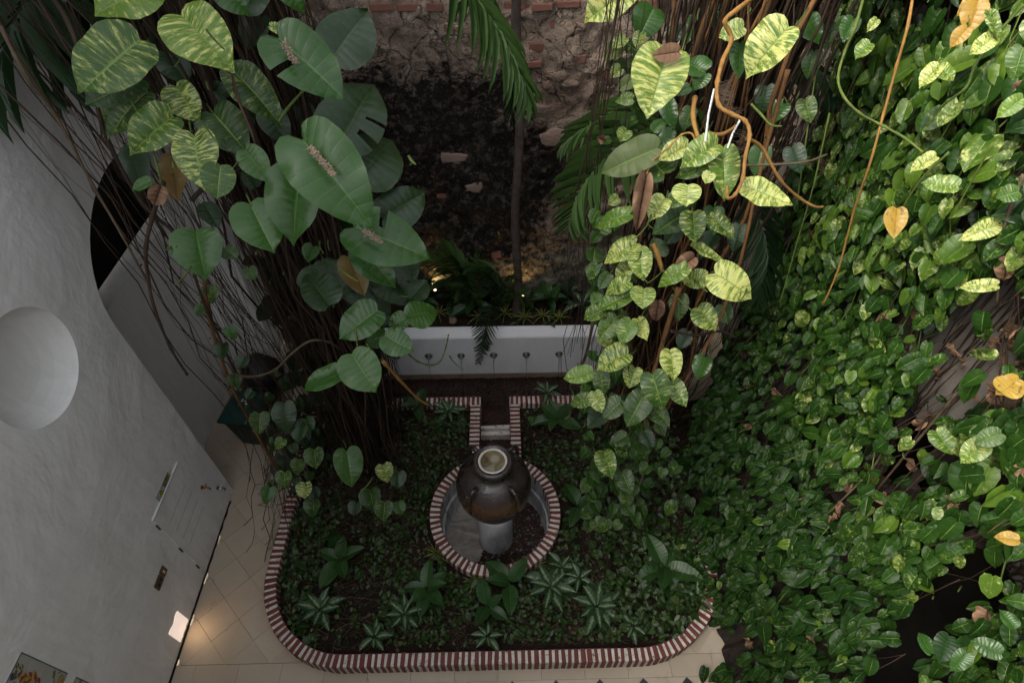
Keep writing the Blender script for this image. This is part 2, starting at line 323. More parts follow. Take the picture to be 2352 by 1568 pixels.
M['signy'] = plain('yellow_ink', (.5, .38, .02), .5)
M['signw'] = plain('sign_plate', (.42, .42, .44), .4)
M['brass'] = plain('brass', (.18, .11, .045), .4, .5, .7)
M['orangep'] = plain('orange_plastic', (.35, .07, .03), .5)
M['hinge'] = plain('hinge_steel', (.08, .075, .07), .5, .5, .4)
M['blue'] = plain('blue_glaze', (.02, .07, .12), .3)
M['glaze'] = plain('white_glaze', (.40, .39, .35), .25, .5, 0, .06, 6, .03)
M['pr'] = plain('red_glaze', (.22, .05, .025), .3); M['py'] = plain('yellow_glaze', (.42, .24, .03), .3); M['pg'] = plain('green_glaze', (.10, .14, .02), .3); M['pb'] = plain('grape_glaze', (.05, .05, .10), .3)
def emit(name, c, s):
    t = NT(name); return t.P(base=c, em=c, es=s, rough=.5)
M['lamp'] = emit('warm_lamp', (1, .72, .40), 2.2)
# ---------------------------------------------------------------- setting: floor, walls
XL, XR, YB = -3.1, 3.1, 5.75
mb = MB(); box(mb, (0, 2.2, -.60), (4.2, 4.4, .05)); g_ = tag(mb.build('ground', M['grout']), kind='structure')
# floor slab round the bed
mb = MB()
for (x0, x1, y0, y1) in ((-4.2, -2.36, -1.4, 5.8), (2.06, 3.2, -1.4, 5.8), (-2.36, 2.06, -1.4, 2.3)):
    box(mb, ((x0+x1)/2, (y0+y1)/2, -.135), ((x1-x0)/2, (y1-y0)/2, .115))
floor = tag(mb.build('floor', M['grout']), kind='structure')
def inbed(x, y, e=0.0):
    if x < -2.4-e or x > 2.1+e or y > 5.2: return False
    if y < 2.31 and x < -1.5: return (x+1.5)**2+(y-2.31)**2 < (.9+e)**2
    if y < 2.31 and x > 1.2: return (x-1.2)**2+(y-2.31)**2 < (.9+e)**2
    return y > 1.41-e
tl_me = {}
YL = 1.32; YT = 1.51
h = .1415; D = .4/2
mb = MB(); cbox(mb, (h-.0012, h-.0012, .01), .001); dia = mb.data('tile', M['tile'])
for i in range(-18, 18):
    for j in range(0, 26):
        cx = .2*i - .03; cy = YT + .2*j
        if (i+j) % 2 or not (-4.0 < cx < 3.0) or cy > 5.7: continue
        if inbed(cx, cy, -.18): continue
        if cx < XL-.1 and not 3.1 < cy < 5.1: continue
        if cx > 2.0 and cy > 2.3: continue
        cyc = cy
        if j == 0: continue
        link('tile', dia, floor, Matrix.Translation((cx, cyc, -.009)) @ Matrix.Rotation(rad(45)+R.uniform(-.003, .003), 4, 'Z'))
# half tiles along the border, border strip, clipped tiles with black corners
mb = MB(); q = .2-.002
mb.add([(-q, 0, -.01), (q, 0, -.01), (0, q, -.01), (-q, 0, .01), (q, 0, .01), (0, q, .01)], [(3, 4, 5), (0, 2, 1), (0, 1, 4, 3), (1, 2, 5, 4), (2, 0, 3, 5)]); half = mb.data('tile', M['tile'])
for i in range(-16, 16):
    x = .4*i - .03 + .2*0
    if XL < x < 3.0 and not inbed(x, YL+.16, -.1): link('tile', half, floor, Matrix.Translation((x, YT+.002, -.0088)))
mb = MB(); cbox(mb, (.199, .094, .01), .001); strip = mb.data('tile', M['tile'])
for i in range(-8, 8): link('tile', strip, floor, Matrix.Translation((.4*i+.1, YL+.095, -.0092)))
k = .062
mb = MB(); a = .1985; pts = [(-a+k, -a), (a-k, -a), (a, -a+k), (a, a-k), (a-k, a), (-a+k, a), (-a, a-k), (-a, -a+k)]
mb.add([(x, y, -.01) for x, y in pts]+[(x, y, .01) for x, y in pts], [tuple(range(7, -1, -1)), tuple(range(8, 16))]+[(i, (i+1) % 8, 8+(i+1) % 8, 8+i) for i in range(8)])
octo = mb.data('tile', M['tile'])
mb = MB(); b = .058; pts = [(0, -b), (b, 0), (0, b), (-b, 0)]
mb.add([(x, y, -.01) for x, y in pts]+[(x, y, .01) for x, y in pts], [(3, 2, 1, 0), (4, 5, 6, 7)]+[(i, (i+1) % 4, 4+(i+1) % 4, 4+i) for i in range(4)])
blk = mb.data('black_tile', M['blacktile'])
mb = MB(); tr_ = [(-.139, 0), (.139, 0), (.198, .058), (-.198, .058)]; mb.add([(x, y, -.01) for x, y in tr_]+[(x, y, .01) for x, y in tr_], [(3, 2, 1, 0), (4, 5, 6, 7)]+[(i, (i+1) % 4, 4+(i+1) % 4, 4+i) for i in range(4)]); trap = mb.data('tile', M['tile'])
for i in range(-8, 8): link('tile', trap, floor, Matrix.Translation((.4*i+.23, YL-.059, -.0095)))
for j in range(0, 3):
    for i in range(-8, 8):
        x, y = .4*i+.03, YL-.060-.2-.4*j
        if x > -3.0: link('tile', octo, floor, Matrix.Translation((x+.2, y, -.0095)))
        link('black_tile', blk, floor, Matrix.Translation((x, y+.2, -.0105)))
# left wall with arch opening and round niche, built as a grid with holes cut by geometry
def arch_in(y, z):
    yc, hw, sp = 4.30, 1.0, 2.68
    if z < sp: return abs(y-yc) < hw
    return ((y-yc)/hw)**2+((z-sp)/.90)**2 < 1
def hole_wall(name, X, parent, mat):
    bm_me = None
    mb = MB(); NY, NZ = 0, 0
    # outline polygon method: outer rectangle with arch as a notch from the floor, disc recess separately
    y0, y1, z1 = -1.3, YB+.1, 9.8
    yc, hw, sp = 4.30, 1.0, 2.68
    arch = [(yc-hw, -.0)]+[(yc-hw, sp*i/10) for i in range(1, 10)]+[(yc-hw*math.cos(math.pi*i/32), sp+.90*math.sin(math.pi*i/32)) for i in range(33)]+[(yc+hw, sp*(9-i)/10) for i in range(9)]+[(yc+hw, 0)]
    ny, nz = 2.53, 3.07; nr = .40; K = 48
    circ = [(ny+nr*math.cos(2*math.pi*i/K), nz+nr*1.02*math.sin(2*math.pi*i/K)) for i in range(K)]
    # faces: strip from arch outline to outer frame; region y<yc-hw handled around the circle
    def sheet(loopA, loopB, cl=False):
        n = len(loopA); V = [(X, a, b) for a, b in loopA]+[(X, a, b) for a, b in loopB]
        Fc = [(i, (i+1) % n, n+(i+1) % n, n+i) for i in range(n if cl else n-1)]
        mb.add(V, Fc)
    yl = yc-hw
    # square around the circle
    sq = []
    for i in range(K):
        a = 2*math.pi*i/K; c, s = math.cos(a), math.sin(a); m = .55/max(abs(c), abs(s)); sq.append((ny+m*c, nz+m*s))
    sheet(circ, sq, True)
    def rect(a, b, c, d): mb.add([(X, a, c), (X, b, c), (X, b, d), (X, a, d)], [(0, 1, 2, 3)])
    rect(y0, yl, 0, nz-.55); rect(y0, ny-.55, nz-.55, nz+.55); rect(ny+.55, yl, nz-.55, nz+.55); rect(y0, yl, nz+.55, z1)
    top = [(yc-hw*math.cos(math.pi*i/32), z1) for i in range(33)]
    sheet([(yc-hw*math.cos(math.pi*i/32), sp+.90*math.sin(math.pi*i/32)) for i in range(33)], top)
    rect(yc+hw, y1, 0, z1)
    # jamb and soffit of the arch
    T = .5
    mb.add([(X, a, b) for a, b in arch]+[(X-T, a, b) for a, b in arch], [(i, len(arch)+i, len(arch)+i+1, i+1) for i in range(len(arch)-1)])
    # dish: straight reveal then a scooped back
    prof = [(1, 0), (.985, -.03), (.95, -.07), (.86, -.13), (.7, -.18), (.5, -.205), (.25, -.22), (.01, -.225)]
    V = []; Fc = []
    for r_, d_ in prof:
        for (a, b) in circ: V.append((X+d_, ny+(a-ny)*r_, nz+(b-nz)*r_))
    for i in range(len(prof)-1):
        for j in range(K): Fc.append((i*K+j, i*K+(j+1) % K, (i+1)*K+(j+1) % K, (i+1)*K+j))
    mb.add(V, Fc)
    me = mb.data(name, mat)
    import bmesh
    bm = bmesh.new(); bm.from_mesh(me); bmesh.ops.remove_doubles(bm, verts=bm.verts, dist=1e-4); bmesh.ops.recalc_face_normals(bm, faces=bm.faces); bm.to_mesh(me); bm.free()
    return link(name, me, parent)
lw = thing('plaster_wall', 'tall grey-white plaster wall on the left with a round dished niche and an arch', 'wall', (XL, 2.5, 0))
hole_wall('wall_face', XL, lw, M['plaster'])
mb = MB(); box(mb, (XL-.34, -1.3, 4.9), (.33, .02, 4.9)); box(mb, (XL-.45, 2.53, 3.07), (.12, .6, .6)); box(mb, (XL-.3, 2.2, 9.86), (.3, 3.6, .05)); mb.build('wall_core', M['plaster'], lw)
pw = thing('passage_wall', 'shaded inner wall seen through the arch behind the green bin', 'wall', (-3.65, 4.1, 0))
mb = MB(); box(mb, (-3.72, 4.3, 1.15), (.10, 1.4, 1.15)); mb.build('wall_face', M['plaster'], pw)
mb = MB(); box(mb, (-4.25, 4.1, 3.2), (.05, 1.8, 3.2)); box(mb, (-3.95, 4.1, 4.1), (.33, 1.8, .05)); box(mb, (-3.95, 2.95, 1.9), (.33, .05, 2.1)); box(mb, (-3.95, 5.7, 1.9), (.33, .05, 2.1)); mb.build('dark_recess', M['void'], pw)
# cable line of dirt at the foot of the left wall
mb = MB()
pp = [Vector((XL+.008+.004*math.sin(i*3.1), 1.0+i*.08, .006)) for i in range(28)]
tube(mb, pp, [.008+.005*abs(math.sin(i*1.7)) for i in range(28)], 5); mb.build('dirt_seam', M['soil'], lw)
rw = thing('plaster_wall', 'plaster wall on the right, shade put into its dark colour, behind the pothos curtain', 'wall', (XR, 2.5, 0))
mb = MB()
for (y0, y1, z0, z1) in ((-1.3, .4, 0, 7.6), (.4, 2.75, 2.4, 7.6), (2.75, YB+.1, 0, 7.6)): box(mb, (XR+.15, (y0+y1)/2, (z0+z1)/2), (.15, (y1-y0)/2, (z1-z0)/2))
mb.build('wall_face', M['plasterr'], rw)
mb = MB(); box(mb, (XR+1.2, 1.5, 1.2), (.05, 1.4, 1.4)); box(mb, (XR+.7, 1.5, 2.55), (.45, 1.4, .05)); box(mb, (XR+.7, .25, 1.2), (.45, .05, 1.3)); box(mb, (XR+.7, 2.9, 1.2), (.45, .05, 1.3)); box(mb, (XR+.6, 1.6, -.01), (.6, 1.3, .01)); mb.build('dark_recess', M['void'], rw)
mb = MB(); box(mb, (0, -1.35, 2.6), (3.2, .05, 2.6)); tag(mb.build('wall_behind', M['plaster']), kind='structure')  # unseen wall behind the camera, put in to enclose the light
# back wall: displaced masonry
bw = thing('ruined_brick_wall', 'old rubble and brick courtyard wall with black mould, behind the white planter', 'wall', (0, YB, 0))
def wd(x, z):
    p = Vector((x, 0, z))
    return .050*mn.fractal(p*2.3, .8, 2.0, 4)+.024*mn.noise(p*9)+.045*max(0, mn.noise(p*4.1+Vector((9, 0, 3))))+.012*mn.noise(p*26)+.02*abs(mn.noise(p*6+Vector((3, 1, 2))))
NX, NZ = 235, 270; V = []; Fc = []
for j in range(NZ+1):
    for i in range(NX+1):
        x = -3.3+6.6*i/NX; z = .5+7.2*j/NZ
        V.append((x, YB-wd(x, z), z))
for j in range(NZ):
    for i in range(NX): q = j*(NX+1)+i; Fc.append((q, q+1, q+NX+2, q+NX+1))
mb = MB(); mb.add(V, Fc); mb.build('masonry', M['oldwall'], bw, smooth=True)
mb = MB(); box(mb, (0, YB+.25, 4.2), (3.4, .14, 4.2)); mb.build('wall_core', M['oldwall'], bw)
def lump(w, d, h, n=9, jit=.16, seed=0):
    rr = random.Random(seed); V = []; Fc = []
    rs = [1+rr.uniform(-jit, jit) for _ in range(n)]
    for lay, (s, y) in enumerate(((1.0, .4), (1.0, -.35), (.82, -.85), (.35, -1.0))):
        for k_ in range(n):
            a = 2*math.pi*k_/n
            ca, sa = math.cos(a), math.sin(a)
            V.append((w*s*rs[k_]*ca*(1+.1*abs(sa)), d*y*(1+rr.uniform(-.15, .15)), h*s*rs[k_]*sa*(1+.1*abs(ca))))
    for L in range(3):
        for k_ in range(n): j = (k_+1) % n; Fc.append((L*n+k_, L*n+j, (L+1)*n+j, (L+1)*n+k_))
    Fc.append(tuple(3*n+k_ for k_ in range(n)))
    mb = MB(); mb.add(V, Fc); return mb
stones = [lump(1, 1, 1, 11+(i % 3), .26, i).data('stone', M['stone'], True) for i in range(6)]
# courses of exposed brick
obr = []
for i in range(5):
    mb = MB(); cbox(mb, (.5, .5, .5), .06, .035); obr.append(mb.data('brick', M['oldbrick']))
def wbrick(x, z, w=.105, hh=.028, out=.035):
    Mx = Matrix.Translation((x, YB-wd(x, z)-out+.06, z)) @ Matrix.Rotation(R.uniform(-.05, .05), 4, 'Y') @ Matrix.Rotation(rad(90), 4, 'X') @ Matrix.Diagonal((w*2, hh*2, .12, 1))
    link('brick', R.choice(obr), bw, Mx)
for zc, xs in ((4.22, [(-1.05, 1.4)]), (4.42, [(-.9, .5)]), (4.05, [(-.9, -.2)]), (3.72, [(.3, .7)])):
    x = xs[0][0]
    while x < xs[0][1]:
        if R.random() < .8: wbrick(x, zc+R.uniform(-.012, .012), R.uniform(.075, .11), R.uniform(.024, .032), R.uniform(.005, .03))
        x += .24
for x_, y_ in ((1325, 135), (1350, 142), (1232, 110), (1395, 170), (1240, 468), (1285, 505), (1010, 455), (1330, 560), (1140, 585), (1090, 700), (1205, 20), (1265, 62), (1150, 40), (1100, 75), (1300, 470)):
    p = atY(x_, y_, YB-.02); wbrick(p.x, p.z, R.uniform(.06, .1), R.uniform(.025, .038), R.uniform(.0, .02))
for i in range(290):
    x, z = R.uniform(-3.1, 3.1), R.uniform(.8, 5.2); w = R.uniform(.03, .13)
    if abs(z-4.22) < .06: continue
    link('stone', R.choice(stones), bw, Matrix.Translation((x, YB-wd(x, z)+.008, z)) @ Matrix.Rotation(R.uniform(-.4, .4), 4, 'Y') @ Matrix.Diagonal((w, R.uniform(.02, .045), w*R.uniform(.4, .75), 1)))
for x_, y_, w, hh in ((1290, 315, .20, .10), (1090, 430, .10, .065), (1035, 365, .15, .07), (1300, 600, .15, .10), (1210, 640, .13, .06), (1230, 250, .12, .05)):
    p = atY(x_, y_, YB-.02)
    mb = lump(1, 1, 1, 17, .36, int(x_)); link('stone', mb.data('stone', M['palestone'] if y_ < 500 else M['stone'], True), bw, Matrix.Translation((p.x, YB-wd(p.x, p.z)+.002, p.z)) @ Matrix.Diagonal((w, .020, hh, 1)))
# ---------------------------------------------------------------- bed soil
def soilz(x, y): return .09+.05*mn.fractal(Vector((x*1.4, y*1.4, 3)), 1, 2, 4)+.02*mn.noise(Vector((x*9, y*9, 1)))
mb = MB(); N = 130; V = []; Fc = []
for j in range(N+1):
    for i in range(N+1):
        x = -2.36+4.42*i/N; y = 1.5+2.88*j/N; V.append((x, y, soilz(x, y)))
for j in range(N):
    for i in range(N):
        x = -2.36+4.42*(i+.5)/N; y = 1.5+2.88*(j+.5)/N
        if ((x+.12)**2+(y-2.89)**2 < .60**2) or (abs(x+.12) < .20 and y > 3.2) or not inbed(x, y, -.03): continue
        q = j*(N+1)+i; Fc.append((q, q+1, q+N+2, q+N+1))
mb.add(V, Fc); soil = tag(mb.build('soil', M['soil'], smooth=True), kind='structure')
mb = MB(); V = []; Fc = []; N1, N2 = 60, 90
for j in range(N2+1):
    for i in range(N1+1):
        x = 1.5+1.75*i/N1; y = .5+3.9*j/N2; e = 2.02-.06*max(0, 2-y)+.10*mn.noise(Vector((y*2.2, 0, 4)))+.05*mn.noise(Vector((y*9, 0, 1))); V.append((x, y, -.03+.16*min(1, max(0, (x-e)*2.2))+.02*mn.noise(Vector((x*8, y*8, 2)))))
for j in range(N2):
    for i in range(N1):
        q = j*(N1+1)+i; Fc.append((q, q+1, q+N1+2, q+N1+1))
mb.add(V, Fc); tag(mb.build('leaf_mould', M['soil'], smooth=True), kind='structure')
# ---------------------------------------------------------------- striped brick kerb
def path_pts(P, step):
    out = []; L = 0; nxt = step/2
    for a, b in zip(P[:-1], P[1:]):
        d = (b-a); l = d.length
        while nxt <= L+l: t = (nxt-L)/l; out.append((a+d*t, d.normalized())); nxt += step
        L += l
    return out
def arc(cx, cy, r, a0, a1, n=24): return [Vector((cx+r*math.cos(rad(a0+(a1-a0)*i/n)), cy+r*math.sin(rad(a0+(a1-a0)*i/n)), 0)) for i in range(n+1)]
def kerb(par, P, w, z0, z1, pitch, bt, skip=lambda p: False, inner=.0):
    mid = [p for p in P]
    # core strip of painted mortar following the line
    mb = MB(); n = len(mid); V = []; hw = w/2-.003
    for i, p in enumerate(mid):
        t = (mid[min(i+1, n-1)]-mid[max(i-1, 0)]).normalized(); nn = Vector((-t.y, t.x, 0))
        V += [p+nn*hw+Vector((0, 0, z0)), p+nn*hw+Vector((0, 0, z1-.014)), p+nn*(hw-.006)+Vector((0, 0, z1-.0065)), p-nn*(hw-.006)+Vector((0, 0, z1-.0065)), p-nn*hw+Vector((0, 0, z1-.014)), p-nn*hw+Vector((0, 0, z0))]
    Fc = [(i*6+k_, i*6+k_+1, (i+1)*6+k_+1, (i+1)*6+k_) for i in range(n-1) for k_ in range(5)]+[(0, 5, 4, 3, 2, 1), tuple((n-1)*6+k_ for k_ in range(6))]
    mb.add(V, Fc); mb.build('mortar', M['wpaint'], par)
    mes = []
    for k_ in range(5):
        mb = MB(); cbox(mb, (bt/2, w/2, (z1-z0)/2), .005, .0034); mes.append(mb.data('brick', M['brick']))
    for p, t in path_pts(mid, pitch):
        if skip(p): continue
        a = math.atan2(t.y, t.x)+R.uniform(-.035, .035)
        link('brick', R.choice(mes), par, Matrix.Translation((p.x, p.y, (z0+z1)/2+R.uniform(-.001, .0035))) @ Matrix.Translation(t*R.gauss(0, .0022)) @ Matrix.Rotation(a, 4, 'Z') @ Matrix.Diagonal((R.uniform(.78, 1.16), R.uniform(.98, 1.02), 1, 1)))
hw = .0575
P = [Vector((-2.4+hw, y, 0)) for y in np.linspace(4.95, 2.31, 30)]+arc(-1.5, 2.31, .9-hw, 180, 270)[1:]+[Vector((x, 1.41+hw, 0)) for x in np.linspace(-1.5, 1.2, 30)][1:]+arc(1.2, 2.31, .9-hw, 270, 360)[1:]+[Vector((2.1-hw, y, 0)) for y in np.linspace(2.31, 2.62, 6)][1:]
kb = thing('garden_kerb', 'long red and white striped brick kerb curving round the planted bed', 'kerb', (-.15, 1.5, 0))
kerb(kb, P, .115, -.02, .20, .0605, .037)
GX = -.12
ba = thing('fountain_basin', 'round sunken basin ringed with red and white striped bricks under the jar', 'basin', (GX, 2.85, -.41))
PC = arc(GX, 2.89, .645, 118, 422, 90)
kerb(ba, PC, .115, .02, .20, .0605, .032)
mb = MB(); K = 64
prof = [(.588, .19), (.586, .02), (.582, -.08), (.565, -.095), (.562, -.37), (.55, -.40), (.18, -.42), (0.001, -.42)]
lathe(mb, prof, K, (GX, 2.89, 0)); mb.build('basin_wall', M['basin'], ba, smooth=False)
# channel + pool kerbs
for sx, nm, lb in ((-1, 'channel_kerb', 'striped brick kerb left of the narrow water channel, turning along the pool'), (1, 'channel_kerb', 'striped brick kerb right of the narrow water channel, turning along the pool')):
    ck = thing(nm, lb, 'kerb', (GX+sx*.24, 3.9, 0))
    kerb(ck, [Vector((GX+sx*.243, y, 0)) for y in np.linspace(3.44, 4.30, 10)], .125, -.12, .20, .0605, .034)
    xe = 2.0 if sx > 0 else -2.28
    kerb(ck, [Vector((x, 4.365, 0)) for x in np.linspace(GX+sx*.181, xe, 12)], .125, -.12, .202, .0605, .034)
pf = MB(); box(pf, (-.15, 4.72, -.17), (2.25, .31, .03)); box(pf, (GX, 3.95, -.17), (.19, .46, .03)); M['wetfloor'] = plain('wet_dark_floor', (.03, .014, .011), .3, .4, 0, .4, 30, .5); tag(pf.build('pool_floor', M['wetfloor']), kind='structure')
we = MB(); box(we, (GX, 4.03, -.085), (.178, .03, .055), 0, 0, .004); box(we, (GX, 4.09, -.03), (.178, .022, .045), 0, 0, .008); tag(we.build('weir', M['wpaint']), 'low flaking white weir step crossing the narrow water channel', 'weir')
# pebbles
def pebbles(name, label, spots, cat='pebbles'):
    ico = []
    mb = MB(); base = [(0, 0, 1), (.9, 0, .3), (.3, .85, .3), (-.7, .5, .3), (-.7, -.5, .3), (.3, -.85, .3), (.75, .5, -.4), (-.2, .9, -.4), (-.9, 0, -.4), (-.2, -.9, -.4), (.75, -.5, -.4)]
    Fc = [(0, i, i % 5+1) for i in range(1, 6)]+[(i, i+5, i % 5+1) for i in range(1, 6)]+[(i % 5+1, i+5, i % 5+6) for i in range(1, 6)]
    for (x, y, z, s) in spots:
        c, s_ = math.cos(x*99), math.sin(x*99); e = (s*R.uniform(.7, 1.2), s*R.uniform(.6, 1), s*R.uniform(.4, .7))
        mb.add([(x+(a*c-b_*s_)*e[0], y+(a*s_+b_*c)*e[1], z+d*e[2]) for a, b_, d in base], Fc, None, R.random())
    return tag(mb.build(name, M['pebble'], smooth=True), label, cat, None, 'stuff')
sp = []
for i in range(2600): sp.append((R.uniform(-2.3, 2.0), R.uniform(4.43, 5.02), -.135, R.uniform(.012, .026)))
for i in range(900): sp.append((GX+R.uniform(-.17, .17), R.uniform(3.45, 4.45), -.135, R.uniform(.010, .022)))
pebbles('pool_gravel', 'dark wet red-brown gravel in the pool and channel', sp)
sp = []
while len(sp) < 2800:
    a, r_ = R.uniform(0, 6.283), .56*math.sqrt(R.random()); x, y = r_*math.cos(a), r_*math.sin(a)
    if x < -.17+.08*mn.noise(Vector((y*4, 0, 5))) and y > -.42: continue
    sp.append((GX+x, 2.89+y, -.405+.02*R.random(), R.uniform(.010, .022)))
pebbles('basin_gravel', 'dark wet gravel spread across the basin floor', sp)
mb = MB(); lathe(mb, [(.571, 0), (.001, 0)], 48, (GX, 2.89, -.385)); tag(mb.build('basin_water', M['clear'], smooth=True), kind='structure')
mb = MB(); mb.add([(-2.34, 4.43, -.112), (2.04, 4.43, -.112), (2.04, 4.985, -.112), (-2.34, 4.985, -.112)], [(0, 1, 2, 3)]); tag(mb.build('pool_water', M['clear']), kind='structure')
# ---------------------------------------------------------------- jar on pedestal
pd = thing('pedestal', 'white cylindrical plinth in the round basin carrying the clay jar', 'plinth', (GX, 2.85, -.41))
mb = MB(); lathe(mb, [(.195, 0), (.190, .02), (.188, .3), (.187, .68), (.180, .70), (.001, .70)], 56, (GX, 2.85, -.41)); mb.build('plinth_body', M['basin'], pd)
jr = thing('clay_jar', 'large dark glazed clay jar with four loop handles, brimming on its plinth', 'jar', (GX, 2.85, .29))
mb = MB()
prof = [(.001, .005), (.13, .005), (.15, .02), (.165, .06), (.20, .13), (.255, .22), (.31, .32), (.352, .43), (.370, .53), (.368, .61), (.345, .69), (.305, .755), (.255, .805), (.205, .835), (.178, .85), (.168, .87), (.172, .885), (.168, .90), (.175, .915), (.178, .94), (.186, .955), (.189, .975), (.182, .992), (.168, 1.0), (.150, .998), (.132, .985), (.126, .95)]
lathe(mb, prof, 72, (GX, 2.85, .29)); mb.build('jar_body', M['jar'], jr, smooth=True)
mb = MB(); lathe(mb, [(.136, .990), (.128, .994), (.116, .990), (.114, .978), (.124, .972)], 64, (GX, 2.85, .29)); mb.build('rim_crust', M['limescale'], jr, smooth=True)
mb = MB(); lathe(mb, [(.121, .982), (.08, .984), (.04, .988), (.001, .990)], 48, (GX, 2.85, .29)); mb.build('jar_water', M['water'], jr, smooth=True)
for a in (-52, -128, 128, 52):
    ca, sa = math.cos(rad(a)), math.sin(rad(a)); mb = MB(); pts = []
    for (r_, z_) in ((.235, .80), (.262, .835), (.300, .845), (.340, .815), (.372, .755), (.388, .68), (.386, .62), (.368, .56)): pts.append(Vector((GX+ca*r_, 2.85+sa*r_, .29+z_)))
    tube(mb, pts, [.026, .023, .021, .020, .020, .021, .024, .028], 10); mb.build('handle', M['jar'], jr, smooth=True)
# ---------------------------------------------------------------- planter with spouts
pl = thing('planter', 'long white rendered planter with a row of small bronze spouts above the pool', 'planter', (0, 5.1, 0))
mb = MB(); X0, X1 = -2.38, 2.3; y0 = 4.99
sec = [(y0, -.14), (y0, .655), (y0+.012, .675), (y0+.095, .735), (y0+.115, .74), (y0+.135, .735), (y0+.14, .60)]
n = 60; V = [(X0+(X1-X0)*i/n, y+.003*mn.noise(Vector((i*.4, y*9, z*3))), z+.004*mn.noise(Vector((i*.35, z*5, 4)))) for i in range(n+1) for y, z in sec]; k_ = len(sec)
mb.add(V, [(i*k_+j, (i+1)*k_+j, (i+1)*k_+j+1, i*k_+j+1) for i in range(n) for j in range(k_-1)]); mb.build('planter_wall', M['planter'], pl)
mb = MB(); box(mb, ((X0+X1)/2, y0-.006, -.075), (2.3, .004, .045)); mb.build('stain_band', plain('tan_stain', (.20, .145, .10), .7), pl)
mb = MB(); N1, N2 = 90, 16; V = []
for j in range(N2+1):
    for i in range(N1+1):
        x = X0+(X1-X0)*i/N1; y = y0+.135+(YB-y0-.1)*j/N2; V.append((x, y, .69+.05*j/N2+.025*mn.noise(Vector((x*5, y*5, 0)))+.01*mn.noise(Vector((x*20, y*20, 3)))))
mb.add(V, [(j*(N1+1)+i, j*(N1+1)+i+1, (j+1)*(N1+1)+i+1, (j+1)*(N1+1)+i) for j in range(N2) for i in range(N1)]); mb.build('planter_soil', M['soil'], pl, smooth=True)
ws = MB(); spm = None
for i in range(-4, 5):
    x = atY(1134+74.7*i, 818, y0).x
    if not -2.2 < x < 2.2: continue
    z = atY(1134, 816, y0).z
    if spm is None:
        mb = MB(); lathe(mb, [(.020, .02), (.034, .0), (.040, -.03), (.033, -.05), (.031, -.062), (.024, -.062), (.012, -.02)], 18); spm = mb.data('spout', M['spout'], True)
    link('spout', spm, pl, Matrix.Translation((x, y0, z)) @ Matrix.Rotation(rad(-72), 4, 'X') @ Matrix.Diagonal((1.5, 1.5, -1.5, 1)))
    pts = [Vector((x, y0-.055-.03*t-.02*t*t, z-.012-.62*t*t)) for t in [k/9 for k in range(10)]]
    tube(ws, pts, [.006, .005, .0045, .004, .003, .003, .0025, .003, .002, .003], 5)
tag(ws.build('spout_water', M['clear'], smooth=True), 'thin trickles of water falling from the bronze spouts', 'water', None, 'stuff')
# planter lamps (lit in the photograph)
for (x_, y_, lb) in ((1000, 668, 'warm lit spike lamp left among the planter leaves'), (1200, 685, 'small warm lit lamp behind the palm trunk in the planter')):
    p = atY(x_, y_, YB-.22); p.z = max(p.z, .86)
    t_ = thing('garden_lamp', lb, 'lamp', p-Vector((0, 0, .1)))
    mb = MB(); lathe(mb, [(.006, -.12), (.008, -.03), (.03, -.02), (.034, .03), (.028, .03), (.02, .0)], 16, p); mb.build('lamp_body', M['black'], t_)
    mb = MB(); box(mb, p+Vector((0, -.02, .035)), (.014, .010, .005), .3); mb.build('lamp_lens', M['lamp'], t_)
    l = bpy.data.lights.new('garden_lamp_light', 'SPOT'); l.energy = 1.9 if x_ > 1100 else 2.6; l.color = (1, .62, .25); l.spot_size = rad(120); l.spot_blend = .8; l.shadow_soft_size = .03
    lo = bpy.data.objects.new('garden_lamp_light', l); COL.objects.link(lo); lo.location = p+Vector((0, 0, .07)); lo.rotation_euler = Vector((0, -.55, -.8)).to_track_quat('-Z', 'Y').to_euler() if False else Vector((0, .5, .8)).to_track_quat('-Z', 'Y').to_euler()
# ---------------------------------------------------------------- left wall fittings
def onwall(pts, depth, mat, name, par, X=XL, off=.0):
    mb = MB(); n = len(pts); V = [(X+off, p[0], p[1]) for p in pts]+[(X+off+depth, p[0], p[1]) for p in pts]
    mb.add(V, [tuple(range(n)), tuple(range(2*n-1, n-1, -1))]+[(i, n+i, n+(i+1) % n, (i+1) % n) for i in range(n)]); return mb.build(name, mat, par)
def rect(y0, y1, z0, z1): return [(y0, z0), (y1, z0), (y1, z1), (y0, z1)]
cb = thing('cabinet_door', 'flush white service cabinet door low on the left wall below the warning sign', 'door', (XL, 2.6, .2))
CY = .07
onwall(rect(2.29+CY, 2.86+CY, .17, 1.20), .007, M['plaster'], 'door_leaf', cb)
onwall(rect(2.285+CY, 2.865+CY, 1.203, 1.218), .016, M['white'], 'door_frame', cb)
for z_ in (1.10, .62, .22): onwall(rect(2.272+CY, 2.284+CY, z_-.05, z_+.03), .012, M['hinge'], 'hinge', cb)
for z_ in (.95, .8, .65, .5): onwall(rect(2.38+CY, 2.78+CY, z_, z_+.003), .001, M['plasterr'], 'vent_slot', cb, off=.0071)
ws_ = thing('warning_sign', 'small electrical warning plate with yellow triangle above the cabinet door', 'sign', (XL, 2.5, 1.3))
p0, p1, p2 = atX(382*1.0+0, 1131, XL), atX(356, 1142, XL), atX(392, 1084, XL)
sy0, sy1, sz0, sz1 = 2.36, 2.72, 1.285, 1.40
sy0 = atX(357, 1143, XL).y; sy1 = atX(382, 1082, XL).y; sz0 = atX(369, 1155, XL).z; sz1 = atX(357, 1143, XL).z
onwall(rect(sy0, sy1, sz0, sz1), .004, M['signw'], 'plate', ws_)
e = .004
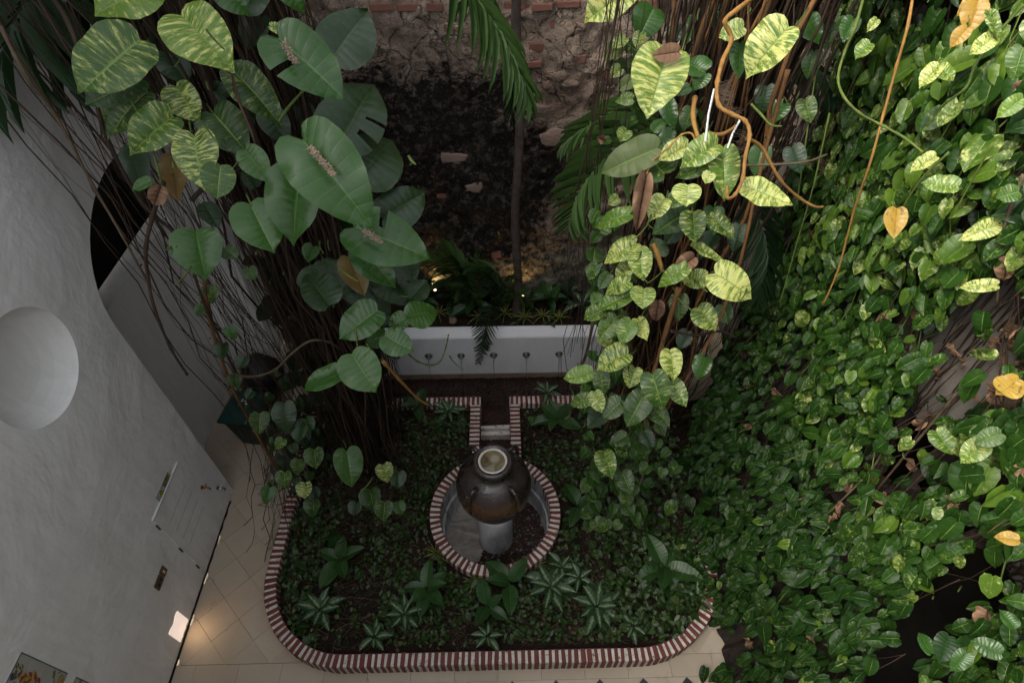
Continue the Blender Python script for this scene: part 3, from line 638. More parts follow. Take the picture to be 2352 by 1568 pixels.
for r_ in (rect(sy0, sy1, sz0, sz0+e), rect(sy0, sy1, sz1-e, sz1), rect(sy0, sy0+e, sz0+e, sz1-e), rect(sy1-e, sy1, sz0+e, sz1-e)): onwall(r_, .001, M['black'], 'border', ws_, off=.0042)
H_ = sz1-sz0; tw = H_*.85; a0 = sy0+.03
onwall([(a0-.006, sz0+.010), (a0+tw+.006, sz0+.010), (a0+tw/2, sz1-.008)], .001, M['black'], 'triangle_edge', ws_, off=.0042)
onwall([(a0+.004, sz0+.016), (a0+tw-.004, sz0+.016), (a0+tw/2, sz1-.02)], .001, M['signy'], 'triangle', ws_, off=.0054)
b0 = a0+tw/2
onwall([(b0-.004, sz0+.055), (b0+.006, sz0+.055), (b0+.001, sz0+.042), (b0+.008, sz0+.042), (b0-.004, sz0+.02), (b0-.001, sz0+.036), (b0-.009, sz0+.036)], .001, M['black'], 'lightning_bolt', ws_, off=.0066)
onwall(rect(a0+tw+.018, sy1-.016, sz1-.052, sz1-.012), .001, M['black'], 'text_band', ws_, off=.0042)
def text(s, y, z, size, mat, par, off, name='lettering', X=XL):
    c = bpy.data.curves.new(name, 'FONT'); c.body = s; c.size = size; c.extrude = .0006; c.materials.append(mat); c.resolution_u = 2
    tmp = bpy.data.objects.new('tmp', c); COL.objects.link(tmp); dg = bpy.context.evaluated_depsgraph_get(); me = bpy.data.meshes.new_from_object(tmp.evaluated_get(dg)); bpy.data.objects.remove(tmp)
    me.name = name
    return link(name, me, par, Matrix(((0, 0, 1, X+off), (1, 0, 0, y), (0, 1, 0, z), (0, 0, 0, 1))))
text('PELIGRO', a0+tw+.024, sz1-.046, .042, M['signy'], ws_, .0062)
text('RIESGO', a0+tw+.024, sz0+.034, .028, M['black'], ws_, .0050); text('ELECTRICO', a0+tw+.024, sz0+.010, .028, M['black'], ws_, .0050)
ou = thing('wall_socket', 'brown two-part socket and switch plate on the left wall', 'socket', (XL, 1.9, .5))
pA, pB, pC, pD = atX(372, 1298, XL), atX(384, 1305, XL), atX(352, 1347, XL), atX(363, 1357, XL)
oy0, oy1, oz0, oz1 = pC.y, pA.y, pB.z, pA.z
oz1 = (pA.z+pC.z)/2; oz0 = (pB.z+pD.z)/2; ym = oy0+(oy1-oy0)*.60
onwall(rect(oy0, ym-.004, oz0, oz1), .010, M['brass'], 'socket_plate', ou); onwall(rect(ym+.004, oy1, oz0, oz1), .010, M['brass'], 'switch_plate', ou)
zc_ = (oz0+oz1)/2
onwall(rect(ym+.03, oy1-.028, zc_-.018, zc_+.018), .004, M['white'], 'rocker_switch', ou, off=.0105)
onwall(rect(oy0+.018, ym-.02, zc_-.026, zc_+.026), .003, M['hinge'], 'socket_insert', ou, off=.0105)
for yy in (.3, .7): onwall(rect(oy0+(ym-oy0)*yy-.012, oy0+(ym-oy0)*yy+.012, zc_-.012, zc_+.012), .002, M['black'], 'socket_hole', ou, off=.0137)
sl_ = thing('step_light', 'glowing recessed step light at the foot of the left wall', 'light', (XL, 1.6, .1))
yA, yB2 = atX(391, 1458, XL).y, atX(406, 1402, XL).y
zA = atX(406, 1402, XL).z
zB = max(.03, atX(432, 1420, XL).z)
pts = []
for i in range(9): pts.append((yB2-(yB2-yA)*i/8, zA+(.012*math.sin(i*1.1)-.006)))
pts = pts[::-1]; lo_ = [(yA+(yB2-yA)*i/8, zB+.006*math.sin(i*2.3)) for i in range(9)]
onwall(lo_+pts[::-1], .006, M['lamp'] if False else emit('step_light_face', (1, .82, .70), .19), 'light_face', sl_)
l = bpy.data.lights.new('step_light_lamp', 'AREA'); l.shape = 'RECTANGLE'; l.size = .22; l.size_y = .1; l.energy = 0.22; l.color = (1, .66, .36); l.spread = rad(150)
lo = bpy.data.objects.new('step_light_lamp', l); COL.objects.link(lo); lo.location = (XL+.02, (yA+yB2)/2, (zA+zB)/2); lo.rotation_euler = Vector((1, 0, -.75)).to_track_quat('-Z', 'Z').to_euler()
# taps
for (x_, y_, lb, m_) in ((463, 1119, 'small orange-handled tap beside the cabinet door', 'orangep'), (499, 1120, 'small white-handled tap nearest the wall corner', 'white')):
    p = atX(x_, y_, XL); p.x = XL; t_ = thing('garden_tap', lb, 'tap', p)
    mb = MB(); tube(mb, [p, p+Vector((.05, 0, 0)), p+Vector((.07, 0, -.01)), p+Vector((.075, 0, -.04))], .009, 8); mb.build('tap_body', M['brass'], t_)
    mb = MB(); tube(mb, [p+Vector((.045, -.03, .022)), p+Vector((.048, 0, .026)), p+Vector((.045, .03, .022))], .008, 6); tube(mb, [p+Vector((.045, 0, 0)), p+Vector((.046, 0, .026))], .006, 6); mb.build('tap_handle', M[m_], t_)
    mb = MB(); lathe(mb, [(.022, 0), (.022, .006), (.001, .006)], 14); mb.build('flange', M['brass'], t_, Matrix.Translation(p) @ Matrix.Rotation(rad(90), 4, 'Y'))
# tile murals at the bottom left
def mural(lb, apx, corner, nz, ny, seed, paint):
    A, B = atX(*apx, XL), atX(*corner, XL); s_ = (A.z-B.z)/nz; y1, z1 = A.y, A.z
    t_ = thing('tile_mural', lb, 'tiles', (XL, y1-ny*s_/2, z1-nz*s_))
    mb = MB(); cbox(mb, (s_/2-.001, s_/2-.001, .004), .001); me = mb.data('tile', M['glaze'])
    for i in range(ny):
        for j in range(nz): link('tile', me, t_, Matrix.Translation((XL+.004, y1-s_*(i+.5), z1-s_*(j+.5))) @ Matrix.Rotation(rad(90), 4, 'Y'))
    Y0, Z0 = y1-ny*s_, z1-nz*s_
    for r_ in (rect(Y0+.003, y1-.003, z1-.009, z1-.003), rect(y1-.009, y1-.003, Z0+.003, z1-.009), rect(Y0+.003, y1-.009, Z0+.003, Z0+.007)): onwall(r_, .0008, M['blue'], 'painted_border', t_, off=.0083)
    k_ = 0
    for (x, y, r1, r2, a, m) in paint:
        c = atX(x/10, 1473.9+y/10, XL); k_ += 1; rr = random.Random(k_+seed)
        if not (Y0+.01 < c.y < y1-.01 and Z0+.01 < c.z < z1-.01): continue
        pts = [(c.y+r1*math.cos(q)*math.cos(a)*w_-r2*math.sin(q)*math.sin(a)*w_, c.z+r1*math.cos(q)*math.sin(a)*w_+r2*math.sin(q)*math.cos(a)*w_) for q, w_ in [(2*math.pi*i/14, rr.uniform(.8, 1.15)) for i in range(14)]]
        onwall(pts, .0003, M[m], {'pr': 'painted_flower', 'py': 'painted_petal', 'pg': 'painted_leaf', 'pb': 'painted_fruit'}[m], t_, off=.0083+.0004*(k_ % 12+1))
rr0 = random.Random(8); PT = []
for i in range(26): PT.append((rr0.gauss(560, 140), rr0.gauss(870, 70), rr0.uniform(.012, .026), rr0.uniform(.006, .012), rr0.uniform(0, 3), rr0.choice(['pr', 'py', 'pr', 'py'])))
for i in range(14): PT.append((rr0.gauss(300, 60), rr0.gauss(760, 60), rr0.uniform(.009, .016), rr0.uniform(.008, .014), 0, rr0.choice(['pb', 'pg', 'pb'])))
for (x, y, a) in ((380, 520, .9), (480, 560, .8), (420, 600, 1.2), (200, 830, .3), (250, 620, .6), (330, 570, .9)): PT.append((x, y, .018, .006, a, 'pg'))
for (x, y, r1, r2, a, m) in ((720, 750, .028, .010, .2, 'py'), (860, 880, .022, .012, .9, 'pr'), (800, 850, .018, .009, .5, 'pr'), (560, 750, .012, .008, 1, 'pr'), (450, 690, .013, .011, 0, 'pr'), (1210, 690, .014, .012, 0, 'pg'), (1200, 770, .016, .012, 0, 'pg'), (1340, 690, .022, .004, 2.2, 'pg'), (1350, 780, .02, .004, 2.4, 'pg'), (1400, 840, .026, .012, .4, 'py'), (1310, 900, .026, .012, .8, 'py'), (1200, 880, .022, .004, .6, 'pg')): PT.append((x, y, r1, r2, a, m))
mural('glazed tile picture of fruit and flowers with a blue border at the lower left', (46, 1495), (154, 1543), 4, 6, 3, PT)
mural('second blue-edged tile picture, only its top corner showing beside the first', (172, 1552), (290, 1600), 4, 5, 5, [(1800, 930, .02, .01, 0, 'pg')])
# ---------------------------------------------------------------- bin and bag
bp = atZ(565, 1030, 0); bp = Vector((-2.98, 4.02, 0))
bn = thing('wheelie_bin', 'dark green wheelie bin with a scuffed lid under the arch', 'bin', bp)
RZ = Matrix.Translation(bp) @ Matrix.Rotation(rad(-8), 4, 'Z') @ Matrix.Scale(.88, 4)
mb = MB(); V = []
for z, a, b in ((.06, .17, .16), (.62, .215, .22), (.63, .235, .24), (.66, .235, .24)):
    for sx, sy in ((-1, -1), (1, -1), (1, 1), (-1, 1)): V.append((sx*a, sy*b, z))
mb.add(V, [(3, 2, 1, 0)]+[(L*4+i, L*4+(i+1) % 4, L*4+4+(i+1) % 4, L*4+4+i) for L in range(3) for i in range(4)]+[(12, 13, 14, 15)]); mb.build('bin_body', M['bind'], bn, RZ)
mb = MB(); V = []
for z, a, b0_, b1_ in ((.665, .25, -.27, .24), (.70, .25, -.27, .24), (.75, .21, -.20, .21), (.765, .17, -.15, .18)):
    for sx, sy in ((-1, 0), (1, 0), (1, 1), (-1, 1)): V.append((sx*a, b1_ if sy else b0_, z))
mb.add(V, [(3, 2, 1, 0)]+[(L*4+i, L*4+(i+1) % 4, L*4+4+(i+1) % 4, L*4+4+i) for L in range(3) for i in range(4)]+[(12, 13, 14, 15)]); lid = mb.build('lid', M['bin'], bn, RZ)
mb = MB(); box(mb, (-.03, .02, .766), (.006, .055, .0012), -.12); mb.build('lid_mark', M['white'], bn, RZ)
mb = MB(); tube(mb, [Vector((.02+.014*math.cos(a), .03+.014*math.sin(a), .767)) for a in [i*.7 for i in range(10)]], .003, 4); box(mb, (.055, -.0, .766), (.018, .010, .0012), .4); mb.build('lid_mark', M['white'], bn, RZ)
mb = MB(); tube(mb, [Vector((-.17, .25, .10)), Vector((.17, .25, .10))], .015, 8)
for sx in (-1, 1): tube(mb, [Vector((sx*.17, .25, .10)), Vector((sx*.21, .25, .10))], .10, 16)
mb.build('wheels', M['black'], bn, RZ)
mb = MB(); tube(mb, [Vector((-.2, .24, .70)), Vector((-.19, .30, .71)), Vector((.19, .30, .71)), Vector((.2, .24, .70))], .013, 8); mb.build('handle', M['bind'], bn, RZ)
bg_c = Vector((-3.0, 4.62, .38)); mb = MB(); V = []; Fc = []; K = 22; L = 14
for j in range(L+1):
    for i in range(K):
        th = math.pi*j/L; ph = 2*math.pi*i/K; d = Vector((math.sin(th)*math.cos(ph), math.sin(th)*math.sin(ph), math.cos(th)))
        r_ = .26*(1+.16*mn.noise(d*2.4)+.08*mn.noise(d*7)); V.append(bg_c+Vector((d.x*r_, d.y*r_, d.z*r_*1.35)))
for j in range(L):
    for i in range(K): Fc.append((j*K+i, (j+1)*K+i, (j+1)*K+(i+1) % K, j*K+(i+1) % K))
mb.add(V, Fc); tag(mb.build('rubbish_bag', M['bag'], smooth=True), 'bulging black rubbish bag standing behind the green wheelie bin', 'bag')
#PART2
# ---------------------------------------------------------------- leaf shapes
HEART = [(.015, -.02), (.09, -.10), (.20, -.13), (.32, -.085), (.41, .02), (.455, .16), (.47, .32), (.445, .48), (.39, .63), (.30, .77), (.19, .885), (.075, .965), (0, 1.04)]
HEART2 = [(.015, -.01), (.08, -.055), (.18, -.07), (.29, -.02), (.375, .08), (.42, .21), (.435, .36), (.415, .51), (.365, .65), (.28, .78), (.17, .89), (.065, .965), (0, 1.04)]
OVATE = [(.02, -.02), (.09, -.06), (.19, -.05), (.30, .03), (.37, .16), (.40, .31), (.39, .46), (.34, .61), (.26, .75), (.16, .87), (.08, .95), (.03, .985), (0, 1.03)]
LANCE = [(.01, 0), (.05, .04), (.10, .12), (.145, .25), (.165, .40), (.16, .55), (.135, .70), (.09, .84), (.045, .94), (0, 1.0)]
STRAP = [(.012, 0), (.020, .1), (.024, .25), (.025, .45), (.022, .65), (.015, .82), (.007, .94), (0, 1)]
def leaf_geo(out, nc=4, fold=.10, droop=.12, wave=.02, seed=0, asym=.06, split=None, nsub=1, tiptw=0.0):
    """blade from (0,0,0) along +y; rows follow the side veins"""
    if nsub > 1:
        o2 = []
        for a, b in zip(out[:-1], out[1:]):
            for k in range(nsub): o2.append((a[0]+(b[0]-a[0])*k/nsub, a[1]+(b[1]-a[1])*k/nsub))
        out = o2+[out[-1]]
    rr = random.Random(seed); n = len(out); V = []; U = []; Fc = []; ph = rr.uniform(0, 6)
    sl = rr.uniform(1-asym, 1+asym)
    def P_(x, y, t):
        w = abs(x); z = fold*(1.0*w*2-2.9*w*w) - droop*y*y*(1 if y > 0 else 0) + wave*math.sin(9*y+ph+(2 if x > 0 else 0))*t*t + .5*wave*math.sin(17*y+ph*2)*t**3
        return (x, y, z)
    for side in (-1, 1):
        base = len(V); k_ = sl if side > 0 else 2-sl
        for i, (x, y) in enumerate(out):
            s = i/(n-1); my = max(0.0, min(1.02, y-.55*x*(1-.55*s) if y > 0 else 0.0)); my = max(my, 1.02*max(0, (s-.12)/.88)**1.15*.999)
            for c in range(nc+1):
                t = c/nc; e = t**.9
                V.append(P_(side*x*k_*t, my+(y-my)*e, t)); U.append((side*t, s))
        for i in range(n-1):
            for c in range(nc):
                if split and side == split[0] and i in split[1] and c >= split[2]: continue
                a = base+i*(nc+1)+c; q = (a, a+1, a+nc+2, a+nc+1)
                Fc.append(q if side > 0 else q[::-1])
    return V, Fc, U
_cache = {}
def leaf_me(shape, mat, var=0):
    key = (shape, mat, var)
    if key in _cache: return _cache[key]
    if shape == 'big': g = leaf_geo(HEART if var % 2 else HEART2, 5, .14+.09*(var % 3), .08+.10*(var % 4), .030, var, nsub=2, asym=.12)
    elif shape == 'bigsplit': g = leaf_geo(HEART, 6, .16, .14, .02, var, split=((-1, 1)[var % 2], (14, 15, 20) if var > 1 else (16, 17), 2), nsub=3)
    elif shape == 'ovate': g = leaf_geo(OVATE, 4, .2, .12+.08*(var % 3), .02, var, nsub=2)
    elif shape == 'small': g = leaf_geo(HEART[::2] if var % 2 else [HEART[i] for i in (0, 1, 3, 5, 7, 9, 11, 12)], 2, .30+.2*(var % 3), .08+.14*(var % 4), .04, var, asym=.16)
    elif shape == 'tiny': g = leaf_geo([HEART[i] for i in (0, 2, 4, 6, 9, 12)], 1, .3, .1+.1*(var % 3), .02, var)
    elif shape == 'lance': g = leaf_geo(LANCE, 3, .5, .22+.1*(var % 3), .015, var, nsub=2)
    elif shape == 'strap': g = leaf_geo(STRAP, 1, 1.5, .35+.25*(var % 3), .0, var)
    elif shape == 'leaflet': g = leaf_geo([(.008, 0), (.026, .12), (.034, .35), (.031, .6), (.020, .85), (.0, 1)], 1, 2.0, .14+.12*(var % 3), .0, var)
    elif shape == 'curl': g = leaf_geo(OVATE, 4, 1.1, .55, .12, var, nsub=2)
    V, Fc, U = g
    mb = MB(); mb.add(V, Fc, U); me = mb.data('leaf', M[mat], True); _cache[key] = me
    return me
def seg_leaf(par, B, T, nrm, shape, mat, wid=1.0, name='leaf', label=None, var=None, pet=None):
    L = (T-B).length; v = R.randrange(4) if var is None else var
    o = link(name, leaf_me(shape, mat, v), par, frame(B, T-B, nrm, L*wid, L, L))
    if label: o['label'] = label
    return o
def tipplane(B, x, y, n):
    r = ray(x, y); den = r.dot(n)
    if abs(den) < .15: return at(x, y, (B-CAM).dot(FW))
    t = (B-CAM).dot(n)/den
    d0 = (B-CAM).dot(FW)
    t = max(d0*.75, min(d0*1.3, t)); return CAM+r*t
def hero(par, bx, by, tx, ty, d, w, shape, mat, pet=1, fl=.5):
    B = at(bx, by, d); tc = (CAM-B).normalized()
    n = (tc*(1.15-fl)+Vector((0, 0, 1))*fl+Vector((R.uniform(-.22, .22), R.uniform(-.22, .22), R.uniform(-.1, .1)))).normalized()
    T = tipplane(B, tx, ty, n)
    ww = w/.9 if shape.startswith('big') else w/.8
    if mat == 'dark': pet = min(pet, .2)
    lf = seg_leaf(par, B, T, n, shape, mat, ww)
    if pet:
        L = (T-B).length; back = (-(tc)*1.1+Vector((R.uniform(-.3, .3), .2, .15))).normalized(); u = (B-T).normalized()
        mb = MB(); pts = [B+u*(L*.55*pet*t*(1-.5*t))+back*(L*1.0*pet*(.25*t+.75*t*t)) for t in (0, .15, .35, .6, 1)]
        tube(mb, pts, [.0035, .004, .0045, .005, .006], 6); mb.build('petiole', M['stem'], lf, smooth=True)
    return lf
# ---------------------------------------------------------------- left giant pothos
def root_path(x0, y0, z0, x1, y1, z1, amp=.06, n=16, seed=0.0):
    out = []
    for i in range(n):
        t = i/(n-1); p = Vector((max(-2.95, x0+(x1-x0)*t), y0+(y1-y0)*t, z0+(z1-z0)*t)); w = wob(p, .9, seed)*amp*1.5+wob(p, 3.5, seed)*amp*.5
        out.append(p+Vector((w.x, w.y, 0))*min(1, 4*t*(1.08-t)+.25))
    return out
gv = thing('giant_pothos', 'huge climbing pothos with plate-sized leaves on the hanging roots at upper left', 'vine', (-1.5, 3.7, .1))
LL = [ # base x,y tip x,y distance width shape material
(345, -25, 215, 18, 2.75, .95, 'big', 'varb'), (322, 92, 180, 205, 2.72, .84, 'big', 'var'), (415, 36, 524, 137, 2.62, .98, 'big', 'varb'), (404, 198, 450, 272, 2.9, .98, 'big', 'var'),
(325, 182, 192, 238, 2.85, .6, 'big', 'vard'), (338, 212, 230, 301, 2.95, .72, 'big', 'vard'), (398, 268, 298, 341, 2.85, .78, 'big', 'var'), (446, 313, 453, 408, 2.8, .84, 'big', 'var'),
(492, 262, 562, 341, 3.0, .9, 'big', 'vard'), (507, 380, 498, 455, 2.8, 1.0, 'big', 'var'), (308, 340, 318, 441, 3.25, .62, 'ovate', 'dark'), (347, 416, 299, 432, 2.8, .7, 'ovate', 'green'),
(395, 360, 404, 455, 3.5, .6, 'ovate', 'yellow_shaded'), (532, 160, 649, 270, 2.9, .68, 'big', 'vard'), (640, 88, 785, 212, 2.55, .76, 'bigsplit', 'green'), (762, 135, 842, 20, 3.0, .92, 'big', 'dark'),
(778, 330, 860, 181, 2.95, .74, 'bigsplit', 'dark'), (696, 322, 832, 486, 2.5, .73, 'big', 'green'), (826, 408, 906, 297, 3.0, .92, 'big', 'dark'), (563, 345, 616, 413, 2.9, .75, 'ovate', 'green'),
(690, 392, 664, 546, 2.75, .82, 'big', 'green'), (574, 468, 628, 575, 2.8, .92, 'big', 'green'), (451, 531, 468, 630, 2.85, 1.06, 'big', 'green'), (516, 570, 545, 592, 2.95, 1.2, 'big', 'vard'),
(880, 500, 975, 437, 3.1, .82, 'big', 'dark'), (815, 522, 984, 585, 2.9, .72, 'bigsplit', 'green'), (824, 565, 905, 651, 3.2, .7, 'ovate', 'green'), (800, 590, 836, 674, 3.45, .7, 'ovate', 'yellow_shaded'),
(756, 702, 700, 622, 3.2, .92, 'big', 'dark'), (868, 712, 780, 776, 3.2, .84, 'big', 'green'), (936, 727, 1006, 709, 3.25, .95, 'big', 'green'), (934, 731, 893, 750, 3.3, 1.1, 'big', 'green'),
(884, 771, 948, 806, 3.2, .95, 'big', 'green'), (882, 773, 835, 786, 3.3, .95, 'big', 'green'), (808, 812, 862, 898, 3.1, .98, 'big', 'green'), (788, 855, 694, 891, 3.2, .58, 'big', 'green'),
(942, 686, 980, 642, 3.4, 1.0, 'big', 'dark'), (652, 928, 658, 990, 4.2, .8, 'big', 'dark'), (692, 970, 682, 1014, 4.3, .9, 'big', 'dark'), (796, 1036, 811, 1108, 4.5, .86, 'big', 'green'), (700, 660, 722, 605, 3.3, .8, 'ovate', 'dark'),
(480, 40, 440, 110, 3.3, .8, 'big', 'dark'), (600, 40, 560, 110, 3.3, .8, 'big', 'dark'), (520, 225, 470, 190, 3.4, .8, 'big', 'dark'), (610, 250, 660, 330, 3.4, .8, 'ovate', 'dark'),
(560, 20, 610, -60, 3.0, .8, 'big', 'dark'), (500, -30, 570, 28, 2.8, .8, 'big', 'green'), (640, -40, 700, 15, 3.0, .8, 'big', 'green'), (620, 60, 672, 78, 2.8, .5, 'ovate', 'var'), (700, 300, 715, 270, 3.5, .7, 'ovate', 'dark'), (380, 120, 430, 190, 3.3, .8, 'big', 'dark'),
(800, 600, 880, 700, 3.6, .9, 'big', 'dark'), (880, 620, 960, 690, 3.65, .9, 'big', 'dark'), (830, 660, 890, 740, 3.7, .9, 'big', 'dark'), (905, 560, 950, 640, 3.6, .9, 'big', 'dark'),
(530, 300, 580, 250, 3.5, .7, 'big', 'dark'), (585, 430, 560, 370, 3.5, .7, 'big', 'dark'), (470, 470, 500, 520, 3.5, .8, 'ovate', 'dark'), (740, 600, 770, 650, 3.8, .8, 'ovate', 'dark')]
for (a, b, c, d_, D, w, sh, m) in LL: hero(gv, a, b, c, d_, D, w, sh, m, pet=.55)
# short strings of small leaves down the left edge of the root curtain
for (x, y, s, D) in ((480, 672, 24, 3.8), (466, 716, 22, 3.9), (524, 764, 24, 3.9), (512, 800, 20, 4.0), (562, 832, 24, 4.0), (580, 908, 22, 4.4), (596, 962, 24, 4.5), (572, 628, 24, 3.7), (650, 950, 26, 4.3), (700, 975, 26, 4.4), (540, 870, 18, 4.2), (880, 1080, 26, 4.8), (915, 1095, 24, 4.9), (850, 1140, 30, 4.9), (884, 1166, 26, 4.9), (913, 1165, 22, 5.0), (818, 1164, 20, 5.0), (720, 1160, 22, 5.0), (654, 1095, 22, 4.8), (690, 1070, 24, 4.9), (620, 1130, 22, 4.9), (722, 1045, 26, 4.9), (650, 1020, 24, 4.8), (700, 1120, 22, 4.9), (830, 690, 30, 3.9), (720, 580, 26, 3.8)  ):
    a = R.uniform(.5, 2.6); hero(gv, x, y-s/2, x+s*math.cos(a)*.8, y-s/2+s*1.6*abs(math.sin(a)), D, .95, 'small', R.choice(['green', 'var', 'dark', 'vard']), .6)
for i in range(70):
    x, y, z = R.gauss(-2.3, .12), R.uniform(3.1, 4.7), R.uniform(.2, 1.1); px, py, d = proj(Vector((x, y, z)))
    a = R.uniform(.3, 2.8); s = R.uniform(16, 28); hero(gv, px, py, px+s*math.cos(a)*.8, py+s*1.3*math.sin(a), d, .95, 'small', R.choice(['green', 'dark', 'vard', 'dark']), 0)
def roots(par, n, xt, yt, xb, yb, mat, r0, r1, zt=7.2, zb=.08, amp=.07, part=True, conv=.6, seed=0, bias=1.0, zbr=None):
    mbs = MB()
    for i in range(n):
        u = R.random()**bias; x0 = xt[0]+(xt[1]-xt[0])*u; y0 = R.uniform(*yt); x1 = xb[0]+(xb[1]-xb[0])*(u*conv+R.random()*(1-conv)); y1 = R.uniform(*yb)
        z1 = zb if zbr is None else R.uniform(*zbr)
        pts = root_path(x0, y0, zt, x1, y1, z1, amp*R.uniform(.5, 1.6), 18, seed+i*1.7); rad_ = R.uniform(r0, r1)
        if part: mb = MB(); tube(mb, pts, [rad_*(1.1-.35*k/17) for k in range(18)], 5, R.random()); mb.build('root', M[mat], par, smooth=True)
        else: tube(mbs, pts, rad_, 4, R.random())
    if not part: o = mbs.build('fine_roots', M[mat], par, smooth=True); o['kind'] = 'stuff'
roots(gv, 70, (-2.3, -1.28), (3.1, 4.2), (-1.95, -1.12), (3.3, 4.1), 'root', .004, .012, amp=.10)
roots(gv, 420, (-2.3, -1.3), (3.5, 4.5), (-2.0, -1.15), (3.5, 4.5), 'root', .002, .005, part=False, seed=50, amp=.09)
roots(gv, 16, (-2.9, -2.2), (2.9, 3.8), (-2.5, -1.7), (3.0, 3.7), 'root', .003, .007, seed=90, amp=.15, zbr=(.0, 1.2))
roots(gv, 44, (-2.9, -2.1), (3.0, 3.9), (-2.6, -1.6), (3.0, 3.9), 'root', .0012, .0026, part=False, seed=120, amp=.14, zbr=(0, 1.8))
# looping green-brown runner and woody stems
def stem(par, pts2, r_, mat, name='stem', sub=5):
    P = [at(x, y, d) for x, y, d in pts2]; Q = []
    for i in range(len(P)-1):
        p0 = P[max(i-1, 0)]; p1 = P[i]; p2 = P[i+1]; p3 = P[min(i+2, len(P)-1)]
        for k in range(sub):
            t = k/sub; Q.append(.5*((2*p1)+(p2-p0)*t+(2*p0-5*p1+4*p2-p3)*t*t+(3*p1-p0-3*p2+p3)*t**3))
    Q.append(P[-1]); mb = MB(); n = len(Q); tube(mb, Q, [r_*(1-.35*i/n)*(1+.10*math.sin(i*2.1)+(.28 if i % 5 == 0 else 0)) for i in range(n)], 7, R.random()); return mb.build(name, M[mat], par, smooth=True)
stem(gv, [(540, 860, 4.0), (580, 865, 3.9), (630, 850, 3.8), (670, 812, 3.75), (712, 783, 3.7), (755, 785, 3.8), (780, 800, 4)], .009, 'twig')
stem(gv, [(375, 420, 3.0), (350, 500, 3.2), (335, 570, 3.3), (340, 640, 3.5), (355, 710, 3.6), (392, 800, 3.8), (430, 860, 4.0)], .012, 'root')
stem(gv, [(470, 640, 3.7), (478, 720, 3.8), (520, 860, 4.2), (570, 960, 4.6), (625, 1060, 5.0), (655, 1095, 5.3)], .013, 'rooto')
stem(gv, [(0, 60, 2.6), (60, 175, 2.7), (130, 270, 2.9), (210, 420, 3.1), (280, 540, 3.3), (345, 660, 3.6)], .009, 'twig')
stem(gv, [(110, -20, 2.6), (160, 60, 2.7), (215, 215, 2.8), (250, 330, 3.0), (330, 470, 3.2), (420, 560, 3.4), (470, 700, 3.7), (560, 900, 4.4), (620, 1050, 5.0), (660, 1100, 5.3)], .012, 'root')
stem(gv, [(300, 70, 2.9), (290, 190, 2.85), (330, 290, 2.8), (360, 380, 2.85), (372, 430, 2.9)], .007, 'stem')
stem(gv, [(525, 140, 2.9), (548, 230, 2.85), (580, 310, 2.9), (600, 380, 3.0)], .008, 'root')
stem(gv, [(440, 460, 3.1), (470, 430, 3.1), (510, 400, 3.2), (560, 390, 3.3)], .014, 'trunk')
stem(gv, [(640, 280, 2.9), (660, 250, 2.9), (700, 205, 2.8), (720, 180, 2.75)], .008, 'stem')
stem(gv, [(900, 770, 3.4), (930, 805, 3.6), (960, 830, 3.7), (992, 838, 3.8), (1012, 828, 3.8), (1025, 795, 3.75), (1030, 768, 3.7)], .006, 'stem')
stem(gv, [(880, 830, 4.0), (925, 880, 4.4), (960, 915, 4.8), (985, 930, 5.0)], .012, 'ostem')
stem(gv, [(815, 715, 3.2), (818, 770, 3.15), (826, 830, 3.1)], .004, 'stem')
tr = thing('tree_trunk', 'dark shaggy trunk wrapped in hanging roots behind the large leaves at upper left', 'tree', (-1.75, 4.15, .1))
def trunk(par, x0, y0, x1, y1, zt, r0, r1, mat='trunk', seed=0):
    mb = MB(); K = 22; L = 60; V = []; Fc = []
    for j in range(L+1):
        t = j/L; z = .05+(zt-.05)*t; cx = x0+(x1-x0)*t; cy = y0+(y1-y0)*t; r_ = r0+(r1-r0)*t
        for k in range(K):
            a = 2*math.pi*k/K; d = Vector((math.cos(a), math.sin(a), 0)); q = 1+.22*mn.noise(Vector((d.x*2.2, d.y*2.2, z*.6+seed)))+.10*abs(math.sin(a*5+z*.7+seed))
            V.append((cx+d.x*r_*q, cy+d.y*r_*q, z))
    for j in range(L):
        for k in range(K): Fc.append((j*K+k, j*K+(k+1) % K, (j+1)*K+(k+1) % K, (j+1)*K+k))
    mb.add(V, Fc); return mb.build('trunk', M[mat], par, smooth=True)
trunk(tr, -1.62, 4.2, -1.75, 4.2, 7.5, .16, .26)
tr2 = thing('tree_trunk', 'second dark trunk wrapped in orange hanging roots right of the thin palm', 'tree', (1.8, 4.4, .1))
trunk(tr2, 1.75, 4.4, 1.7, 4.35, 7.5, .18, .22, seed=4)
trunk(tr2, 1.95, 4.65, 2.35, 4.6, 7.5, .10, .13, seed=7)
